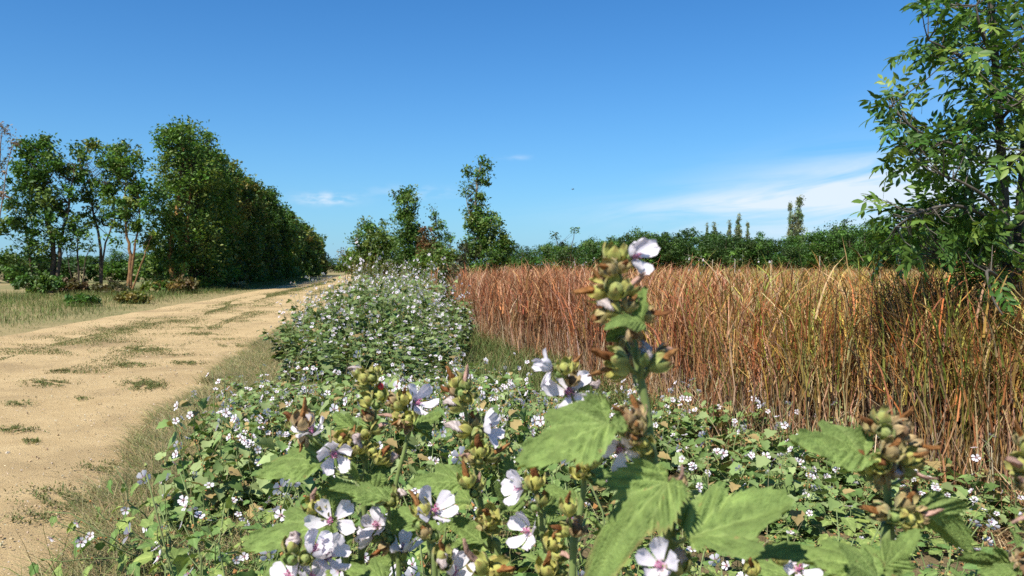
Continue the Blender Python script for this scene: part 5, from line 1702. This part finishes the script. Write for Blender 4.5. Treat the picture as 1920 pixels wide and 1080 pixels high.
m_.leaf(735, 1050, 680, 1075, (-0.1, 0.8, 0.5), 1.0, 0, 0.05, 0.03)
m_.done()

n_ = Stalk('low mallow stem with a white flower under the big leaf at lower right', 0.66, [(1495, 1060), (1500, 1090), (1500, 1130)], 2.2, 14)
n_.flower(1495, 1068, 46, (0.15, 0.6, 0.8), 0.75, 0.3)
for args in ((1464, 1046, 30, (-0.3, 1, 0.3), 'g', -0.01, 'o', 0.9), (1450, 1030, 26, (-0.7, 0.5, 0.4), 'g', 0.0), (1410, 1068, 30, (-0.2, 0.9, 0.4), 'y', 0.0, 'o', 1.0)):
    n_.cap(*args)
n_.leaf(1480, 1080, 1390, 1050, (0, 0.8, 0.6), 1.0, 0, 0.06, 0.08)
n_.leaf(1505, 1085, 1570, 1060, (0, 0.8, 0.6), 1.0, 3, 0.05, 0.07)
n_.done()

# ------------------------------------------------------------------ mallow plants further off
def small_flower(seed, lod):
    """five petals, pink eye and green calyx as one small mesh; unit = petal length, facing +Z"""
    rs = np.random.RandomState(seed)
    a = Acc()
    for k in range(5):
        th = k * 2 * math.pi / 5 + rs.normal(0, 0.1)
        t = rs.uniform(0.1, 0.55)
        pv = np.array([(0, 0.08, 0), (0.20, 0.45, 0.03), (0.36, 0.78, 0.05), (0.22, 1.0, 0.02), (0, 0.95, 0.0), (-0.22, 1.0, 0.02), (-0.36, 0.78, 0.05), (-0.20, 0.45, 0.03), (0, 0.55, -0.02)])
        pf = np.array([(0, 1, 8), (1, 2, 8), (2, 3, 8), (3, 4, 8), (4, 5, 8), (5, 6, 8), (6, 7, 8), (7, 0, 8)])
        M = Matrix.Rotation(th, 3, 'Z') @ Matrix.Rotation(t, 3, 'X')
        C = np.tile(np.array((0.80, 0.75, 0.78)), (9, 1)); C[0] = (0.55, 0.2, 0.33)
        a.add(pv @ np.array(M).T, pf, C)
    V, F = tube([(0, 0, -0.02), (0, 0, 0.30)], [0.11, 0.07], 5)
    a.add(V, F, (0.5, 0.13, 0.27))
    V, F = tube([(0, 0, -0.55), (0, 0, -0.3), (0, 0, 0.02)], [0.05, 0.22, 0.26], 5)
    a.add(V, F, (0.2, 0.24, 0.08))
    return a.build('mallow_flower', M_PETAL)


SFL = [small_flower(k, 0) for k in range(4)]


def small_cap(rs):
    V = oct_v * np.array([0.5, 0.5, 0.8])
    return V


def plant_proto(seed, h, spread, nst, nleaf, lsz, fl, dry=0.15, pale=1.0):
    """a whole mallow plant around the origin: stem mesh, leaf list, foliage mesh, capsule mesh, flower matrices"""
    rs = np.random.RandomState(seed)
    st, fo, ca = Acc(), Acc(), Acc()
    leaves, flowers = [], []
    LM, LT, LS, LC = [], [], [], []
    cols = np.array([(0.16, 0.24, 0.07), (0.195, 0.275, 0.09), (0.125, 0.20, 0.055), (0.25, 0.31, 0.12)]) * pale
    for s in range(nst):
        a = 6.28 * s / nst + rs.normal(0, 0.4)
        spike = rs.rand() < 0.22         # a taller, barer flowering stem
        hh = h * (rs.uniform(1.12, 1.38) if spike else rs.uniform(0.68, 1.05))
        out = spread * rs.uniform(0.35, 1.0) * (0.6 if spike else 1.0)
        D3 = np.array([math.cos(a), math.sin(a), 0])
        P = np.array([D3 * (0.03 + out * (t ** 1.3)) + np.array([0, 0, hh * (t - 0.12 * t * t * out)]) for t in np.linspace(0, 1, 7)])
        P[1:] += rs.normal(0, 0.012, (6, 3))
        V, F = tube(P, np.linspace(0.005, 0.002, 7), 5)
        st.add(V, F, np.array((0.17, 0.215, 0.07)) * pale)
        for k in range(nleaf // 2 if spike else nleaf):
            t = 0.12 + 0.86 * (k + rs.rand()) / nleaf
            p = np.array([np.interp(t, np.linspace(0, 1, 7), P[:, q]) for q in range(3)])
            b_ = a + rs.uniform(-2.4, 2.4) if rs.rand() < 0.75 else rs.uniform(0, 6.28)
            o_ = np.array([math.cos(b_), math.sin(b_), 0])
            sz = lsz * rs.uniform(0.7, 1.2) * (1.1 - 0.5 * t)
            pet = sz * rs.uniform(0.4, 0.8)
            q = p + o_ * pet + np.array([0, 0, pet * 0.35])
            V, F = tube([p, q], [0.0015, 0.001], 3, cap=False)
            st.add(V, F, np.array((0.16, 0.21, 0.065)) * pale)
            y = o_ * 0.9 + np.array([0, 0, rs.normal(-0.15, 0.35)]) + rs.normal(0, 0.15, 3)
            y /= np.linalg.norm(y)
            z = np.array([0, 0, 1.0]) + rs.normal(0, 0.38, 3)
            x = np.cross(y, z); x /= np.linalg.norm(x)
            z = np.cross(x, y)
            M3 = np.stack([x, y, z], 1)
            LM.append(M3); LT.append(q); LS.append(sz); LC.append(cols[rs.randint(4)] * math.exp(rs.normal(0, 0.13)))
        nf = rs.poisson(fl * (2.2 if spike else 0.8))
        for k in range(nf):
            t = rs.uniform(0.62, 1.02)
            p = np.array([np.interp(t, np.linspace(0, 1, 7), P[:, q]) for q in range(3)])
            f3 = np.array([rs.normal(0, 0.6), rs.normal(0, 0.6), rs.uniform(0.1, 0.9)]) + 0.5 * D3
            f3 /= np.linalg.norm(f3)
            S = rs.uniform(0.019, 0.026)
            q = p + f3 * rs.uniform(0.03, 0.10)
            V, F = tube([p, q - f3 * 0.5 * S], [0.001, 0.001], 3, cap=False)
            st.add(V, F, (0.17, 0.21, 0.07))
            M = frame(f3, rs.uniform(0, 6)) @ Matrix.Scale(S, 4)
            M.translation = Vector(q)
            flowers.append(M)
        nk = rs.poisson(8)
        for k in range(nk):
            t = rs.uniform(0.6, 1.02)
            p = np.array([np.interp(t, np.linspace(0, 1, 7), P[:, q]) for q in range(3)])
            q = p + rs.normal(0, 0.010, 3)
            c = [(0.36, 0.36, 0.11), (0.28, 0.32, 0.10), (0.36, 0.22, 0.09), (0.40, 0.19, 0.06)][rs.randint(4)]
            Vc, Fc, Cc = stamp(oct_v * np.array([0.8, 0.8, 1.4]), oct_f, rand_rot(1, rs, 0.7), q[None], np.array([rs.uniform(0.0055, 0.0105)]), np.array([c]))
            ca.add(Vc, Fc, Cc)
    LM, LT, LS, LC = np.array(LM), np.array(LT), np.array(LS), np.array(LC)
    if dry:
        k = rs.rand(len(LC)) < dry
        LC[k] = np.array((0.30, 0.22, 0.09)) * np.exp(rs.normal(0, 0.2, (k.sum(), 1)))
    V, F, C = stamp(LOWV, LOWF, LM, LT, LS, LC)
    fol = mesh('foliage', V, F, C, M_MALLOW_FAR)
    return dict(stem=st.build('stem', M_STEM), foliage=fol, caps=ca.build('seed_capsules', M_CAPS, smooth=False) if ca.n else None, flowers=flowers, L=(LM, LT, LS))


def place(pr, x, y, rz, s, sz, label, group, leaves=False, nfl=99):
    r = empty('mallow_plant', (x, y, 0), label, 'plant', group)
    r.rotation_euler = (0, 0, rz)
    r.scale = (s, s, s * sz)
    obj('stem', pr['stem'], r)
    if pr['caps']:
        tag(obj('seed_capsules', pr['caps'], r), kind='stuff')
    if leaves:
        LM, LT, LS = pr['L']
        rr = np.random.RandomState(int(abs(x * 977 + y * 331)) % 9999)
        for M3, t, S in zip(LM, LT, LS):
            M = Matrix([list(M3[i] * S) + [t[i]] for i in range(3)] + [[0, 0, 0, 1]])
            obj('leaf', MID[rr.randint(len(MID))], r, mat4=M)
    else:
        tag(obj('foliage', pr['foliage'], r), kind='stuff')
    for M in pr['flowers'][:nfl]:
        obj('flower', SFL[int(M[0][3] * 9000) % 4], r, mat4=M)
    return r


NEAR = [plant_proto(400 + k, 0.62, 0.28, 6, 8, 0.092, 1.0, 0) for k in range(5)]
LOW = [plant_proto(420 + k, 0.42, 0.30, 6, 15, 0.108, 1.5, 0.06) for k in range(5)]
TALL = [plant_proto(440 + k, 0.95, 0.32, 8, 20, 0.110, 1.9, 0.03, 0.80) for k in range(5)]
FARP = [plant_proto(460 + k, 0.85, 0.30, 8, 18, 0.10, 1.5, 0.22, 1.0) for k in range(4)]

rs = np.random.RandomState(77)


def scatter(n, dlo, dhi, cfun, mind):
    pts = []
    tries = 0
    while len(pts) < n and tries < n * 40:
        tries += 1
        d = dlo + rs.rand() * (dhi - dlo)
        lo, hi = cfun(d)
        c = lo + rs.rand() * (hi - lo)
        x = shear(c, d)
        if abs(x) > 0.70 * d + 0.25:
            continue
        if all((x - q[0]) ** 2 + (d - q[1]) ** 2 > mind * mind for q in pts):
            pts.append((x, d, c))
    return pts


# close plants between and behind the foreground stalks
for x, d, c in scatter(62, 1.25, 4.1, lambda d: (np.interp(d, [1, 2, 4], [-0.9, -0.95, -1.15]), np.interp(d, [1, 2.5, 4.1], [1.4, 2.1, 3.0])), 0.26):
    hmax = min(0.78, 1.24 - 0.235 * d)
    px = 960 + FPX * x / d
    if px < 260 and d < 3.0:
        continue
    if px > 1240:
        hmax = min(hmax, 1.18 - 0.26 * d)
    hz = max(hmax, 0.26) / 0.62
    lab = ('mallow plant spilling over the verge grass' if c < -0.6 else 'leafy mallow plant behind the foreground stalks' if px < 1240 else 'leafy mallow plant below the right stalk')
    place(NEAR[rs.randint(5)], x, d, rs.uniform(0, 6.28), rs.uniform(0.85, 1.1), hz, lab, 'mallow plants close to the camera', leaves=True)
# low plants up to the tall clump
for x, d, c in scatter(105, 4.0, 8.4, lambda d: (np.interp(d, [4, 8.4], [-1.2, -1.6]), np.interp(d, [4, 6, 7, 9.6], [3.2, 2.5, 1.2, 0.6])), 0.30):
    lab = 'low mallow plant at the foot of the reeds' if c > 1.0 else 'low mallow plant along the verge' if c < -0.6 else 'low mallow plant before the dense clump'
    place(LOW[rs.randint(5)], x, d, rs.uniform(0, 6.28), rs.uniform(0.8, 1.15), (rs.uniform(0.75, 1.3) * np.interp(d, [4, 6, 8.4], [1.25, 1.0, 0.65]) if c < 1.0 else rs.uniform(0.75, 1.15)), lab, 'low mallow plants')
# the dense tall clump
for x, d, c in scatter(72, 8.3, 17, lambda d: (np.interp(d, [8.3, 9.5, 12, 17], [-0.95, -1.4, -1.7, -1.85]), np.interp(d, [8.3, 12, 17], [0.50, 0.9, 1.35])), 0.30):
    edge = min(c - np.interp(d, [8.3, 9.5, 12, 17], [-0.95, -1.4, -1.7, -1.85]), np.interp(d, [8.3, 12, 17], [0.50, 0.9, 1.35]) - c)
    place(TALL[rs.randint(5)], x, d, rs.uniform(0, 6.28), rs.uniform(0.9, 1.15), rs.uniform(0.78, 1.18) * np.interp(d, [8.3, 9.2, 11, 17], [0.55, 0.8, 1.05, 1.0]) * np.interp(edge, [-0.2, 0.3, 0.7], [0.5, 0.82, 1.04]), 'tall mallow plant of the dense clump', 'mallow plants of the dense clump')
for x, d, c in scatter(60, 17, 38, lambda d: (-1.9, 1.1), 0.42):
    place(FARP[rs.randint(4)], x, d, rs.uniform(0, 6.28), rs.uniform(0.95, 1.2), rs.uniform(0.95, 1.2), 'pale mallow plant behind the dense clump', 'far mallow plants along the track')
# a few pale mallows standing among the reeds
for px, D, top in ((1300, 17, 505), (1325, 16, 508), (1360, 18, 508), (1395, 17, 506), (1340, 15, 512), (1090, 20, 512), (1070, 22, 512), (1110, 21, 514), (1430, 19, 508)):
    p = at(px, top, D)
    place(FARP[rs.randint(4)], p.x, p.y, rs.uniform(0, 6), 0.9, p.z / 0.85 / 0.9, 'pale flowering mallow among the dry reeds', 'mallows among the reeds')

# a plant fallen over the verge at bottom left
pr = NEAR[2]
r = place(pr, *at(330, 1030, 3.6)[:2], 0.6, 0.95, 0.9, 'mallow stem lying over onto the verge beside the sand', 'mallow plants close to the camera', leaves=True)
r.rotation_euler = (0.25, -0.85, 0.4)
r.location.z = 0.05

# ------------------------------------------------------------------ a bird in the sky
bp = at(1074, 355, 70)
bird = empty('flying_bird', bp, 'tiny dark bird flying in the blue sky above the reeds', 'bird')
V, F = tube([(-0.12, 0, 0), (-0.05, 0, 0.01), (0.04, 0, 0.01), (0.10, 0, 0.02), (0.13, 0, 0.015)], [0.012, 0.035, 0.035, 0.025, 0.006], 8)
ab = Acc(); ab.add(V, F, (0.03, 0.028, 0.026))
obj('body', ab.build('body', M_DARK), bird)
for s in (-1, 1):
    wv = np.array([(0.05, 0, 0.02), (0.06, s * 0.10, 0.06), (0.0, s * 0.22, 0.05), (-0.05, s * 0.10, 0.045), (-0.03, 0, 0.015), (0.05, 0, 0.012), (0.0, s * 0.1, 0.045)])
    wf = np.array([(0, 1, 3), (0, 3, 4), (1, 2, 3), (5, 6, 1), (6, 4, 3)])
    aw = Acc(); aw.add(wv, wf, (0.03, 0.028, 0.026))
    obj('wing', aw.build('wing', M_DARK), bird)

number_shared_labels()
